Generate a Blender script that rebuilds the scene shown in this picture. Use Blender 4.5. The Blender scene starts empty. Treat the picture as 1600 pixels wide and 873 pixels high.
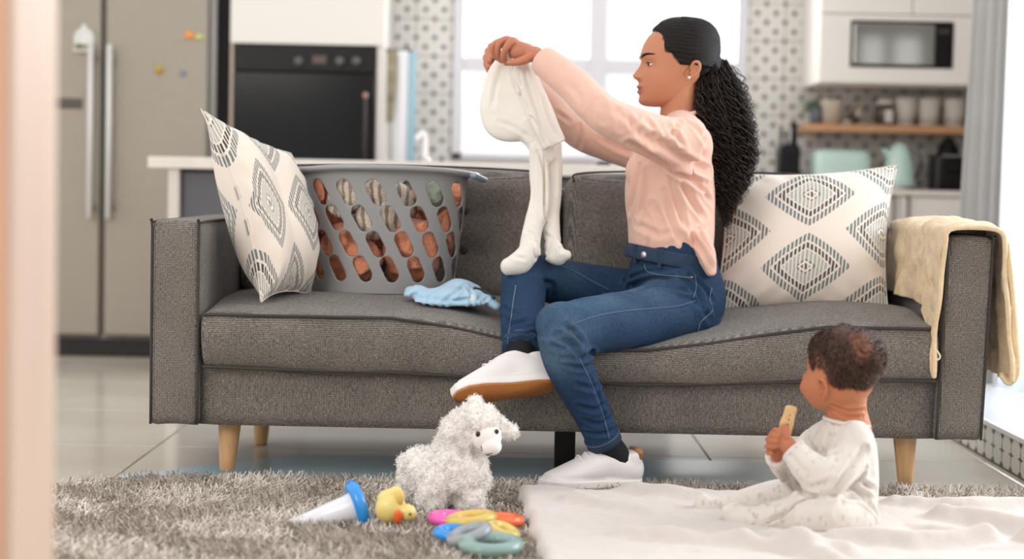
import bpy, bmesh, math, random
import numpy as np
from mathutils import Vector, Matrix
from mathutils.bvhtree import BVHTree
PI = math.pi
C = bpy.context.scene.collection
rng = np.random.default_rng(7)
random.seed(7)

# ------------------------------------------------------------------ camera
FPX, CAMZ, PITCH, ROLL = 2850.0, 0.78, 3.0, 1.15
_a = math.radians(90 - PITCH); _r = math.radians(ROLL)
RM = np.array([[1, 0, 0], [0, math.cos(_a), -math.sin(_a)], [0, math.sin(_a), math.cos(_a)]]) @ \
     np.array([[math.cos(_r), -math.sin(_r), 0], [math.sin(_r), math.cos(_r), 0], [0, 0, 1]])
cam_data = bpy.data.cameras.new('camera')
cam = bpy.data.objects.new('camera', cam_data); C.objects.link(cam)
m4 = Matrix.Identity(4)
for i in range(3):
    for j in range(3): m4[i][j] = RM[i][j]
m4[2][3] = CAMZ
cam.matrix_world = m4
cam_data.sensor_width = 36; cam_data.lens = 36 * FPX / 1600
cam_data.dof.use_dof = True; cam_data.dof.focus_distance = 4.55; cam_data.dof.aperture_fstop = 1.7
cam_data.clip_end = 60
bpy.context.scene.camera = cam

# ------------------------------------------------------------------ world, lights, exposure
w = bpy.data.worlds.new('sky'); bpy.context.scene.world = w; w.use_nodes = True
bgn = w.node_tree.nodes['Background']
bgn.inputs[0].default_value = (1.0, 0.985, 0.975, 1); bgn.inputs[1].default_value = 1.05
def area(name, loc, target, sx, sy, power, col=(1, 1, 1)):
    l = bpy.data.lights.new(name, 'AREA'); l.shape = 'RECTANGLE'; l.size = sx; l.size_y = sy
    l.energy = power; l.color = col
    o = bpy.data.objects.new(name, l); C.objects.link(o); o.location = loc
    o.rotation_euler = (Vector(target) - Vector(loc)).to_track_quat('-Z', 'Y').to_euler()
    return o
area('daylight_front', (-2.6, 0.6, 2.5), (0.1, 4.9, 0.5), 2.4, 1.8, 82, (1, 0.955, 0.9))
area('daylight_right', (3.8, 5.4, 1.7), (0.0, 5.3, 0.3), 3.0, 2.2, 145, (0.95, 0.98, 1))
area('daylight_back', (0.4, 9.3, 2.1), (0.3, 5.0, 0.6), 2.2, 1.8, 130, (0.97, 0.985, 1))
vs = bpy.context.scene.view_settings
vs.view_transform = 'Standard'; vs.look = 'None'; vs.exposure = 0.12; vs.gamma = 1.0; vs.use_curve_mapping = False

# ------------------------------------------------------------------ helpers
def P(px, py, Y):
    d = RM @ np.array([(px - 800) / FPX, -(py - 436.5) / FPX, -1.0])
    return np.array([0, 0, CAMZ]) + d * (Y / d[1])
def Gd(px, py, z):
    d = RM @ np.array([(px - 800) / FPX, -(py - 436.5) / FPX, -1.0])
    return np.array([0, 0, CAMZ]) + d * ((z - CAMZ) / d[2])
def PL(*a): return np.array([P(*q) for q in a])
def cat(gs):
    Vs = []; Fs = []; n = 0
    for V, F in gs:
        V = np.asarray(V, float); Vs.append(V)
        if isinstance(F, np.ndarray): Fs += (F + n).tolist()
        else: Fs += [[i + n for i in f] for f in F]
        n += len(V)
    return np.concatenate(Vs), Fs
def wloc(o):
    l = Vector((0, 0, 0))
    while o: l = l + o.location; o = o.parent
    return np.array(l)
def obj(name, geo, mat=None, parent=None, smooth=True, uv=None, col=None):
    V, F = geo
    V = np.asarray(V, float) - wloc(parent)
    me = bpy.data.meshes.new(name)
    me.from_pydata(V.tolist(), [], F.tolist() if isinstance(F, np.ndarray) else F)
    if mat:
        for mm in (mat if isinstance(mat, (list, tuple)) else [mat]): me.materials.append(mm)
    if smooth is True: me.polygons.foreach_set('use_smooth', [True] * len(me.polygons))
    elif smooth == 'angle':
        me.polygons.foreach_set('use_smooth', [True] * len(me.polygons)); me.set_sharp_from_angle(angle=math.radians(35))
    if uv is not None:
        ul = me.uv_layers.new(name='UVMap'); idx = np.zeros(len(me.loops), int); me.loops.foreach_get('vertex_index', idx)
        ul.data.foreach_set('uv', np.asarray(uv, float)[idx].ravel())
    if col is not None:
        ca = me.color_attributes.new('Col', 'FLOAT_COLOR', 'POINT')
        c4 = np.ones((len(V), 4)); c4[:, :3] = col; ca.data.foreach_set('color', c4.ravel())
    me.update()
    o = bpy.data.objects.new(name, me); C.objects.link(o)
    if parent: o.parent = parent
    return o
def tag(o, label=None, cat_=None, group=None, kind=None):
    if label: o['label'] = label
    if cat_: o['category'] = cat_
    if group: o['group'] = group
    if kind: o['kind'] = kind
    return o
def thing(name, label, cat_, loc=(0, 0, 0), group=None):
    o = bpy.data.objects.new(name, None); C.objects.link(o); o.location = tuple(float(v) for v in loc)
    o.empty_display_size = 0.05
    return tag(o, label, cat_, group)
def single(name, label, cat_, geo, mat, loc, group=None, smooth=True, **k):
    """a thing that is one mesh, origin at loc"""
    V, F = geo; V = np.asarray(V, float) - np.asarray(loc, float)
    o = obj(name, (V, F), mat, None, smooth, **k); o.location = tuple(float(v) for v in loc)
    return tag(o, label, cat_, group)
def dup_tree(o, parent=None):
    c = o.copy(); C.objects.link(c)
    if parent: c.parent = parent
    for ch in list(o.children): dup_tree(ch, c)
    return c
def nrm(v): v = np.asarray(v, float); return v / (np.linalg.norm(v) + 1e-12)

# --- primitives: each returns (V, F)
def box(x0, x1, y0, y1, z0, z1, bev=0.0, seg=2):
    bm = bmesh.new(); bmesh.ops.create_cube(bm, size=1)
    for v in bm.verts:
        v.co = Vector(((x0 + x1) / 2 + v.co.x * (x1 - x0), (y0 + y1) / 2 + v.co.y * (y1 - y0), (z0 + z1) / 2 + v.co.z * (z1 - z0)))
    if bev > 0: bmesh.ops.bevel(bm, geom=bm.edges[:], offset=bev, segments=seg, affect='EDGES', profile=0.5)
    V = np.array([v.co[:] for v in bm.verts]); F = [[v.index for v in f.verts] for f in bm.faces]
    bm.free(); return V, F
_cg = {}
def cubegrid(nx, ny, nz):
    key = (nx, ny, nz)
    if key in _cg: return _cg[key]
    def lin(n): t = np.linspace(-1, 1, n + 1); return np.sin(t * PI / 2) * .5 + t * .5
    X, Y, Z = lin(nx), lin(ny), lin(nz); V = []; F = []
    def face(A, B, fn, flip):
        n0 = len(V)
        for a in A:
            for b in B: V.append(fn(a, b))
        nb = len(B)
        for i in range(len(A) - 1):
            for j in range(nb - 1):
                q = [n0 + i * nb + j, n0 + (i + 1) * nb + j, n0 + (i + 1) * nb + j + 1, n0 + i * nb + j + 1]
                F.append(q[::-1] if flip else q)
    face(X, Y, lambda a, b: (a, b, 1), False); face(X, Y, lambda a, b: (a, b, -1), True)
    face(Y, Z, lambda a, b: (1, a, b), False); face(Y, Z, lambda a, b: (-1, a, b), True)
    face(X, Z, lambda a, b: (a, -1, b), False); face(X, Z, lambda a, b: (a, 1, b), True)
    V = np.array(V); u, inv = np.unique(np.round(V, 6), axis=0, return_inverse=True); inv = inv.ravel()
    F = inv[np.array(F)]; _cg[key] = (u, F); return u, F
def rbox(x0, x1, y0, y1, z0, z1, r, n=(10, 10, 10)):
    u, F = cubegrid(*n); h = np.array([x1 - x0, y1 - y0, z1 - z0]) / 2; c = np.array([x1 + x0, y1 + y0, z1 + z0]) / 2
    p = u * h; inner = np.clip(p, -(h - r), h - r); d = p - inner; L = np.linalg.norm(d, axis=1, keepdims=True)
    return c + inner + d / np.maximum(L, 1e-9) * r, F.copy()
def ell(c, r, n=8, B=None):
    u, F = cubegrid(n, n, n); s = u / np.linalg.norm(u, axis=1, keepdims=True) * np.asarray(r, float)
    if B is not None: s = s @ np.asarray(B, float)
    return np.asarray(c, float) + s, F.copy()
def cmr(pts, sub):
    pts = np.asarray(pts, float)
    if len(pts) < 3 or sub < 2:
        if sub < 2: return pts
        t = np.linspace(0, len(pts) - 1, (len(pts) - 1) * sub + 1)
        return np.stack([np.interp(t, range(len(pts)), pts[:, k]) for k in range(pts.shape[1])], 1)
    Q = np.vstack([2 * pts[0] - pts[1], pts, 2 * pts[-1] - pts[-2]]); out = []
    for i in range(1, len(Q) - 2):
        for k in range(sub):
            t = k / sub; a, b, c, d = Q[i - 1], Q[i], Q[i + 1], Q[i + 2]
            out.append(.5 * (2 * b + (c - a) * t + (2 * a - 5 * b + 4 * c - d) * t * t + (3 * b - a - 3 * c + d) * t ** 3))
    out.append(pts[-1]); return np.array(out)
def tube(pts, rad, n=16, sub=4, up=(0, 0, 1), cap=1.0, capn=4, closed=False):
    pts = np.asarray(pts, float); rad = np.asarray(rad, float)
    if rad.ndim == 0: rad = np.full(len(pts), float(rad))
    if rad.ndim == 1: rad = np.stack([rad, rad], 1)
    A = cmr(np.hstack([pts, rad]), sub); p = A[:, :3]; r = np.maximum(A[:, 3:], 1e-5)
    T = np.gradient(p, axis=0); 
    if closed: T[0] = T[-1] = p[1] - p[-2]
    T /= np.linalg.norm(T, axis=1, keepdims=True) + 1e-12
    up = nrm(up); a = up - T[0] * (T[0] @ up)
    if np.linalg.norm(a) < .05: a = np.array([1., 0, 0]) - T[0] * T[0][0]
    a = nrm(a); th = np.linspace(0, 2 * PI, n, endpoint=False); V = []; rings = 0
    def ring(c, aa, bb, ra, rb):
        nonlocal rings; rings += 1
        V.append(c + np.cos(th)[:, None] * ra * aa + np.sin(th)[:, None] * rb * bb)
    N = len(p)
    for i in range(N):
        a = nrm(a - T[i] * (T[i] @ a)); b = np.cross(T[i], a)
        if i == 0 and not closed and cap > 0:
            for k in range(capn, 0, -1):
                f = k / capn * PI / 2 * .97; ring(p[0] - T[0] * math.sin(f) * r[0].min() * cap, a, b, r[0][0] * math.cos(f), r[0][1] * math.cos(f))
        ring(p[i], a, b, r[i][0], r[i][1])
        if i == N - 1 and not closed and cap > 0:
            for k in range(1, capn + 1):
                f = k / capn * PI / 2 * .97; ring(p[i] + T[i] * math.sin(f) * r[i].min() * cap, a, b, r[i][0] * math.cos(f), r[i][1] * math.cos(f))
    V = np.concatenate(V); F = []
    for i in range(rings - 1):
        for j in range(n):
            k = (j + 1) % n; F.append([i * n + j, i * n + k, (i + 1) * n + k, (i + 1) * n + j])
    if not closed:
        F.append(list(range(n))[::-1]); F.append([(rings - 1) * n + j for j in range(n)])
    return V, F
def lathe(prof, n=32, c=(0, 0, 0), B=None):
    prof = np.asarray(prof, float); th = np.linspace(0, 2 * PI, n, endpoint=False); V = []; F = []
    for r, z in prof: V.append(np.stack([r * np.cos(th), r * np.sin(th), np.full(n, z)], 1))
    V = np.concatenate(V); m = len(prof)
    for i in range(m - 1):
        for j in range(n):
            k = (j + 1) % n; F.append([i * n + j, i * n + k, (i + 1) * n + k, (i + 1) * n + j])
    F.append(list(range(n))[::-1]); F.append([(m - 1) * n + j for j in range(n)])
    if B is not None: V = V @ np.asarray(B, float)
    return V + np.asarray(c, float), F
def basis(zaxis, xhint=(1, 0, 0)):
    z = nrm(zaxis); x = np.asarray(xhint, float); x = x - z * (z @ x)
    if np.linalg.norm(x) < 1e-3: x = np.array([0, 1., 0]) - z * z[1]
    x = nrm(x); return np.array([x, np.cross(z, x), z])
def torus(c, R, r, axis=(0, 0, 1), n=40, m=14, flat=1.0):
    th = np.linspace(0, 2 * PI, n, endpoint=False); ph = np.linspace(0, 2 * PI, m, endpoint=False)
    V = np.array([[(R + r * math.cos(b)) * math.cos(a), (R + r * math.cos(b)) * math.sin(a), r * flat * math.sin(b)] for a in th for b in ph])
    F = [[i * m + j, ((i + 1) % n) * m + j, ((i + 1) % n) * m + (j + 1) % m, i * m + (j + 1) % m] for i in range(n) for j in range(m)]
    return V @ basis(axis) + np.asarray(c, float), F
def sheet(nu, nv, fn, thick=0.0):
    """grid fn(u,v)->(x,y,z) with u,v in 0..1; optional thickness makes it a closed solid"""
    U, W = np.meshgrid(np.linspace(0, 1, nu + 1), np.linspace(0, 1, nv + 1), indexing='ij')
    V = fn(U.ravel(), W.ravel()); k = nv + 1
    F = np.array([[i * k + j, (i + 1) * k + j, (i + 1) * k + j + 1, i * k + j + 1] for i in range(nu) for j in range(nv)])
    if thick:
        N = vnorm(V, F); n0 = len(V); V2 = np.vstack([V, V - N * thick]); F2 = F[:, ::-1] + n0; R = []
        bd = [i * k for i in range(nu + 1)] + [nu * k + j for j in range(1, nv + 1)] + [i * k + nv for i in range(nu - 1, -1, -1)] + [j for j in range(nv - 1, 0, -1)]
        for i in range(len(bd)):
            a, b = bd[i], bd[(i + 1) % len(bd)]; R.append([b, a, a + n0, b + n0])
        return V2, np.vstack([F, F2, np.array(R)])
    return V, F
def vnorm(V, F):
    F = np.asarray(F); fn = np.cross(V[F[:, 2]] - V[F[:, 0]], V[F[:, 3]] - V[F[:, 1]]); N = np.zeros_like(V)
    for k in range(4): np.add.at(N, F[:, k], fn)
    return N / (np.linalg.norm(N, axis=1, keepdims=True) + 1e-12)
def union(gs, voxel, iters=6, lam=.5):
    """voxel union of closed shapes -> one continuous quad surface, smoothed"""
    V, F = cat(gs); me = bpy.data.meshes.new('tmp'); me.from_pydata(V.tolist(), [], F); o = bpy.data.objects.new('tmp', me); C.objects.link(o)
    md = o.modifiers.new('r', 'REMESH'); md.mode = 'VOXEL'; md.voxel_size = voxel; md.adaptivity = 0
    bpy.context.view_layer.update(); dg = bpy.context.evaluated_depsgraph_get(); ev = o.evaluated_get(dg); m2 = ev.to_mesh()
    V = np.zeros(len(m2.vertices) * 3); m2.vertices.foreach_get('co', V); V = V.reshape(-1, 3)
    F = np.zeros(len(m2.loops), int); m2.loops.foreach_get('vertex_index', F); F = F.reshape(-1, 4)
    ev.to_mesh_clear(); bpy.data.objects.remove(o); bpy.data.meshes.remove(me)
    return smooth_(V, F, iters, lam), F
def smooth_(V, F, iters, lam=.5):
    E = np.concatenate([F[:, [0, 1]], F[:, [1, 2]], F[:, [2, 3]], F[:, [3, 0]]]); n = len(V)
    deg = np.bincount(E[:, 0], minlength=n) + np.bincount(E[:, 1], minlength=n)
    for _ in range(iters):
        S = np.stack([np.bincount(E[:, 0], V[E[:, 1], k], n) + np.bincount(E[:, 1], V[E[:, 0], k], n) for k in range(3)], 1)
        V = V + lam * (S / np.maximum(deg, 1)[:, None] - V)
    return V
_ns = {}
def fnoise(V, freq, seed=0, m=14):
    if seed not in _ns:
        g = np.random.default_rng(1000 + seed); D = g.normal(size=(m, 3)); D /= np.linalg.norm(D, axis=1, keepdims=True)
        _ns[seed] = (D * g.uniform(.6, 1.5, (m, 1)), g.uniform(0, 6.28, m))
    D, ph = _ns[seed]; W = V + .35 / freq * np.sin(V[:, [1, 2, 0]] * freq * 1.7 + seed)
    return np.sin(W @ D.T * freq + ph).sum(1) / math.sqrt(m / 2)
def fmulti(V, freq, seed=0, oc=3): return sum(fnoise(V, freq * 2 ** k, seed + k) * .5 ** k for k in range(oc))
def segdist(V, line):
    line = np.asarray(line, float); d = np.full(len(V), 1e9)
    for a, b in zip(line[:-1], line[1:]):
        ab = b - a; t = np.clip(((V - a) @ ab) / (ab @ ab + 1e-12), 0, 1)
        d = np.minimum(d, np.linalg.norm(V - (a + t[:, None] * ab), axis=1))
    return d
def camray(px, py): return RM @ np.array([(px - 800) / FPX, -(py - 436.5) / FPX, -1.0])
class Surf:
    """a quad surface that can be creased along lines picked from the photograph"""
    def __init__(s, V, F): s.V = V; s.F = F; s.up()
    def up(s): s.N = vnorm(s.V, s.F); s.b = None
    def bvh(s):
        if s.b is None: s.b = BVHTree.FromPolygons(s.V.tolist(), s.F.tolist())
        return s.b
    def hit(s, px, py, off=0.0):
        d = nrm(camray(px, py)); r = s.bvh().ray_cast(Vector((0, 0, CAMZ)), Vector(d))
        if r[0] is None:
            for Yt in (4.9,):
                r = s.bvh().find_nearest(Vector(P(px, py, Yt)))
        return np.array(r[0]) + np.array(r[1]) * off
    def line(s, pp, off=0.0, sub=6): 
        q = cmr(np.array(pp, float), sub); return np.array([s.hit(a, b, off) for a, b in q])
    def crease(s, pp, width, depth, sub=4):
        L = s.line(pp, 0, sub); d = segdist(s.V, L)
        # fade towards the ends of the fold
        e = np.minimum(np.linalg.norm(s.V - L[0], axis=1), np.linalg.norm(s.V - L[-1], axis=1)); fade = np.clip(e / (width * 2.2), .12, 1)
        k = np.exp(-(d / width) ** 2) - .55 * np.exp(-((d - width * 1.7) / (width * .9)) ** 2)
        s.V = s.V - s.N * (depth * getattr(s, 'gain', 1.0) * k * fade)[:, None]
    def geo(s): return s.V, s.F
def blades(Rt, N, L, wd, bend=.6, seg=3, tip=.25, g=rng, curl=0):
    """many thin fibres rooted at Rt along N -> one mesh"""
    n = len(Rt); t = g.normal(size=(n, 3)); t -= N * (t * N).sum(1, keepdims=True); t /= np.linalg.norm(t, axis=1, keepdims=True)
    s = np.cross(N, t); L = np.broadcast_to(L, n)[:, None]; V = []
    for k in range(seg + 1):
        f = k / seg; c = Rt + N * L * f * (1 - .35 * bend * f) + t * L * bend * f * f + (s * L * curl * math.sin(f * 5) if curl else 0)
        hw = wd * .5 * (1 - (1 - tip) * f); V += [c - s * hw, c + s * hw]
    V = np.stack(V, 1).reshape(-1, 3); b = np.arange(n)[:, None] * (2 * (seg + 1)); F = []
    for k in range(seg): F.append(np.concatenate([b + 2 * k, b + 2 * k + 1, b + 2 * k + 3, b + 2 * k + 2], 1))
    return V, np.concatenate(F)
def scatter(V, F, n, g=rng, mask=None):
    F = np.asarray(F); a = np.linalg.norm(np.cross(V[F[:, 2]] - V[F[:, 0]], V[F[:, 3]] - V[F[:, 1]]), axis=1)
    if mask is not None: a = a * mask
    i = g.choice(len(F), n, p=a / a.sum()); u = g.random((n, 1)); v = g.random((n, 1)); q = V[F[i]]
    p = (q[:, 0] * (1 - u) + q[:, 1] * u) * (1 - v) + (q[:, 3] * (1 - u) + q[:, 2] * u) * v
    N = vnorm(V, F); return p, nrmr(N[F[i, 0]] + N[F[i, 2]]), i
def nrmr(a): return a / (np.linalg.norm(a, axis=1, keepdims=True) + 1e-12)

# ------------------------------------------------------------------ materials
def lin(c):
    c = np.asarray(c, float) / 255; return tuple(np.where(c <= .04045, c / 12.92, ((c + .055) / 1.055) ** 2.4)) 
def L4(c): return (*lin(c), 1)
class NT:
    def __init__(s, name):
        s.m = bpy.data.materials.new(name); s.m.use_nodes = True; s.t = s.m.node_tree; s.b = s.t.nodes['Principled BSDF']; s._c = None
    def n(s, ty, **k):
        x = s.t.nodes.new(ty)
        for a, b in k.items(): setattr(x, a, b)
        return x
    def k(s, a, b): s.t.links.new(a, b)
    def put(s, sock, v):
        if isinstance(v, (int, float, tuple)): sock.default_value = v
        else: s.k(v, sock)
    def co(s, which='Object', scale=(1, 1, 1)):
        if s._c is None: s._c = s.n('ShaderNodeTexCoord')
        mp = s.n('ShaderNodeMapping'); mp.inputs['Scale'].default_value = scale; s.k(s._c.outputs[which], mp.inputs[0]); return mp.outputs[0]
    def M(s, op, a, b=0.0, c=0.0):
        x = s.n('ShaderNodeMath', operation=op); s.put(x.inputs[0], a); s.put(x.inputs[1], b); s.put(x.inputs[2], c); return x.outputs[0]
    def noise(s, co, scale, detail=3, rough=.5):
        x = s.n('ShaderNodeTexNoise'); s.k(co, x.inputs['Vector']); x.inputs['Scale'].default_value = scale; x.inputs['Detail'].default_value = detail
        x.inputs['Roughness'].default_value = rough; return x.outputs['Fac']
    def ramp(s, f, stops):
        x = s.n('ShaderNodeValToRGB'); s.k(f, x.inputs[0]); e = x.color_ramp.elements
        while len(e) < len(stops): e.new(.5)
        for q, (p, c) in zip(e, stops): q.position = p; q.color = c if len(c) == 4 else L4(c)
        return x.outputs[0]
    def mix(s, f, a, b, mode='MIX'):
        x = s.n('ShaderNodeMix', data_type='RGBA', blend_type=mode); s.put(x.inputs[0], f); s.put(x.inputs[6], a); s.put(x.inputs[7], b); return x.outputs[2]
    def bump(s, h, dist, strength=1.0):
        x = s.n('ShaderNodeBump'); x.inputs['Distance'].default_value = dist; x.inputs['Strength'].default_value = strength; s.k(h, x.inputs['Height']); s.k(x.outputs[0], s.b.inputs['Normal'])
    def set(s, **k):
        for a, v in k.items(): s.put(s.b.inputs[a.replace('_', ' ')], v)
        return s
def pm(name, rgb, rough=.6, metal=0, vary=0, vscale=30, bump=0, bscale=200, sheen=0, coat=0, spec=.5, stretch=(1, 1, 1), sss=0):
    s = NT(name); base = L4(rgb)
    if vary:
        f = s.noise(s.co('Object', stretch), vscale, 4)
        c2 = tuple(min(1, v * (1 + vary)) for v in base[:3]) + (1,); c1 = tuple(v * (1 - vary) for v in base[:3]) + (1,)
        s.set(Base_Color=s.ramp(f, [(.3, c1), (.7, c2)]))
    else: s.set(Base_Color=base)
    s.set(Roughness=float(rough), Metallic=float(metal))
    s.b.inputs['Specular IOR Level'].default_value = spec
    if sheen: s.b.inputs['Sheen Weight'].default_value = sheen; s.b.inputs['Sheen Roughness'].default_value = .5
    if coat: s.b.inputs['Coat Weight'].default_value = coat; s.b.inputs['Coat Roughness'].default_value = .08
    if sss: s.b.inputs['Subsurface Weight'].default_value = sss; s.b.inputs['Subsurface Scale'].default_value = .01; s.b.inputs['Subsurface Radius'].default_value = (1, .35, .2)
    if bump: s.bump(s.noise(s.co('Object', stretch), bscale, 4), bump)
    return s.m
def colmat(name, rough=.6, sheen=0, bump=0, bscale=300, sss=0, mulnoise=0, nscale=200, spec=.4, stretch=(1, 1, 1)):
    s = NT(name); a = s.n('ShaderNodeVertexColor'); a.layer_name = 'Col'; c = a.outputs[0]
    if mulnoise:
        f = s.noise(s.co('Object', stretch), nscale, 4); c = s.mix(1.0, c, s.ramp(f, [(.3, (1 - mulnoise,) * 3 + (1,)), (.7, (1 + mulnoise * .6,) * 3 + (1,))]), 'MULTIPLY')
    s.set(Base_Color=c, Roughness=rough); s.b.inputs['Specular IOR Level'].default_value = spec
    if sheen: s.b.inputs['Sheen Weight'].default_value = sheen
    if sss: s.b.inputs['Subsurface Weight'].default_value = sss; s.b.inputs['Subsurface Scale'].default_value = .012; s.b.inputs['Subsurface Radius'].default_value = (1, .4, .22)
    if bump: s.bump(s.noise(s.co('Object', stretch), bscale, 4), bump)
    return s.m
def weave_mat(name, dark, mid, light, pitch=.0052):
    s = NT(name); sp = s.n('ShaderNodeSeparateXYZ'); s.k(s.co('Object'), sp.inputs[0]); x, y, z = sp.outputs
    nz = s.noise(s.co('Object'), 60, 2)
    u = s.M('ADD', s.M('ADD', x, y), s.M('MULTIPLY', nz, .0025)); v = s.M('ADD', s.M('SUBTRACT', z, s.M('MULTIPLY', y, .6)), s.M('MULTIPLY', nz, .0025))
    k = 2 * PI / pitch
    a = s.M('SINE', s.M('MULTIPLY', u, k)); b = s.M('SINE', s.M('MULTIPLY', v, k))
    h = s.M('ADD', s.M('MULTIPLY', s.M('ADD', a, b), .17), .5)
    tx = s.noise(s.co('Object', (160, 160, 900)), 1, 1); tz = s.noise(s.co('Object', (900, 900, 160)), 1, 1)
    f = s.M('ADD', s.M('MULTIPLY', h, .34), s.M('MULTIPLY', s.M('ADD', tx, tz), .40))
    bl = s.noise(s.co('Object'), 9, 3); f = s.M('ADD', f, s.M('MULTIPLY', s.M('SUBTRACT', bl, .5), .10))
    s.set(Base_Color=s.ramp(f, [(.38, dark), (.57, mid), (.76, light)]), Roughness=.95); s.b.inputs['Specular IOR Level'].default_value = .15
    s.b.inputs['Sheen Weight'].default_value = .15
    s.bump(f, .0016, .8); return s.m
def ikat_mat(name, vert=True):
    """cream cotton printed with hatched concentric diamonds"""
    s = NT(name); sp = s.n('ShaderNodeSeparateXYZ'); s.k(s.co('UV'), sp.inputs[0]); u, v = sp.outputs[0], sp.outputs[1]
    wob = s.noise(s.co('UV'), 5, 2); u = s.M('ADD', u, s.M('MULTIPLY', wob, .02))
    def met(ou, ov):
        du = s.M('ABSOLUTE', s.M('SUBTRACT', s.M('PINGPONG', s.M('ADD', u, 4 * .94 - ou), .47), 0.0))
        dv = s.M('PINGPONG', s.M('ADD', v, 2.0 - ov), .25)
        a = s.M('POWER', s.M('DIVIDE', du, .285), 1.12); b = s.M('POWER', s.M('DIVIDE', dv, .25), 1.12)
        return s.M('POWER', s.M('ADD', a, b), .893)
    m = s.M('MINIMUM', met(.5, .25), met(.03, .0))
    hs = s.M('SINE', s.M('MULTIPLY', s.M('ADD', u if vert else v, s.M('MULTIPLY', s.noise(s.co('UV'), 40, 1), .004)), 2 * PI * 46))
    hatch = s.M('GREATER_THAN', hs, -.35)
    K = (238, 226, 214)
    def step(a): return (a, )
    x = s.n('ShaderNodeValToRGB'); s.k(m, x.inputs[0]); x.color_ramp.interpolation = 'CONSTANT'; e = x.color_ramp.elements
    st = [(0, (95, 97, 97)), (.09, K), (.15, (112, 115, 114)), (.2, (176, 181, 176)), (.46, K), (.50, (76, 82, 84)), (.65, K), (.71, (120, 130, 131)), (.9, K)]
    while len(e) < len(st): e.new(.5)
    for q, (p, c) in zip(e, st): q.position = p; q.color = L4(c)
    c = s.mix(hatch, L4(K), x.outputs[0]); s.set(Base_Color=c, Roughness=.9); s.b.inputs['Sheen Weight'].default_value = .2; s.b.inputs['Specular IOR Level'].default_value = .2
    s.bump(s.noise(s.co('Object'), 500, 2), .0008); return s.m

M_white = pm('white_cabinet', (232, 226, 219), .45)
M_sofa = weave_mat('grey_weave', (52, 49, 46), (107, 101, 95), (168, 161, 153), .0042)
M_pipe = pm('piping_fabric', (62, 58, 54), .9)
M_black = pm('black_plastic', (18, 17, 17), .4, spec=.2)
M_chrome = pm('chrome', (190, 190, 190), .25, 1)
M_darkrub = pm('dark_plinth', (30, 28, 26), .6)
M_counter = pm('counter_stone', (226, 218, 208), .4, vary=.05, vscale=20)

# ------------------------------------------------------------------ the setting
def struct(name, geo, mat, parent=None, smooth=False, **k):
    o = obj(name, geo, mat, parent, smooth, **k)
    if not parent: o['kind'] = 'structure'
    return o
BW = 8.4
M_wall = pm('wall_paint', (222, 218, 212), .7)
M_grout = pm('grout', (170, 168, 164), .8)
floor = struct('floor', box(-4.5, 4.5, -1.0, BW, -.06, -.006), pm('floor_grout', (176, 167, 155), .7))
fm = NT('floor_tile'); fm.set(Base_Color=fm.ramp(fm.noise(fm.co('Object'), 2.2, 5), [(.3, (198, 189, 175)), (.7, (214, 207, 196))]), Roughness=.17)
fm.b.inputs['Specular IOR Level'].default_value = .55
M_tile_floor = fm.m
V0, F0 = box(-.398, .398, -.398, .398, -.012, 0, .002, 1)
tile0 = None
for i in range(-5, 6):
    for j in range(5, 12):
        x, y = i * .8 + .18, j * .8 - .74
        if y + .4 > BW + .02: continue
        if tile0 is None: tile0 = obj('floor_tile', (V0, F0), M_tile_floor, floor, False)
        t = tile0 if (i, j) == (-5, 5) else tile0.copy()
        if t is not tile0: C.objects.link(t)
        t.location = (x, y, 0)
# back wall in four pieces joined, with the window opening left open
WX0, WX1, WZ0, WZ1 = -.29, 1.055, .89, 2.15
wall_back = struct('wall_back', cat([box(-4.5, WX0, BW, BW + .15, 0, 2.8), box(WX1, 2.1, BW, BW + .15, 0, 2.8),
                                     box(WX0, WX1, BW, BW + .15, 0, WZ0), box(WX0, WX1, BW, BW + .15, WZ1, 2.8)]), M_wall)
wall_right = struct('wall_right', box(2.1, 2.25, 6.75, BW + .15, 0, 2.8), pm('grey_wall', (150, 146, 142), .7))
# patterned tiles: white glaze with small dark cross motifs, each tile a piece
tm = NT('patterned_tile'); sp = tm.n('ShaderNodeSeparateXYZ'); tm.k(tm.co('Object'), sp.inputs[0]); tx, tz = sp.outputs[0], sp.outputs[2]
def cross(ox, oz, T=.085):
    dx = tm.M('SUBTRACT', tm.M('PINGPONG', tm.M('ADD', tx, 10 * T + ox), T / 2), 0.0); dz = tm.M('PINGPONG', tm.M('ADD', tz, 10 * T + oz), T / 2)
    arm1 = tm.M('ADD', tm.M('DIVIDE', dx, .021), tm.M('DIVIDE', dz, .0075)); arm2 = tm.M('ADD', tm.M('DIVIDE', dx, .0075), tm.M('DIVIDE', dz, .021))
    return tm.M('MINIMUM', arm1, arm2)
mk = tm.M('LESS_THAN', tm.M('MINIMUM', cross(0, 0), cross(.0425, .0425)), 1.0)
tm.set(Base_Color=tm.mix(mk, L4((224, 220, 214)), L4((92, 90, 92))), Roughness=.35)
TS = .17
tv, tf = box(-TS / 2 + .0015, TS / 2 - .0015, -.008, 0, -TS / 2 + .0015, TS / 2 - .0015, .0012, 1)
wt0 = [None]
def wall_tile(x, z, parent, y=None, rot=0):
    if wt0[0] is None: wt0[0] = obj('wall_tile', (tv, tf), tm.m, None, False); t = wt0[0]
    else: t = wt0[0].copy(); C.objects.link(t)
    t.parent = parent; t.location = (x, BW - .001 if y is None else y, z); t.rotation_euler = (0, 0, rot)
for k in range(5):
    for c in range(4):
        wall_tile(-.376 - c * TS, .93 + k * TS, wall_back); 
for k in range(6):
    for c in range(2): wall_tile(1.14 + c * TS, .86 + k * TS, wall_back)
for k in range(3):
    for c in range(4): wall_tile(1.14 + (2 + c) * TS, .86 + k * TS, wall_back)

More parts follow.
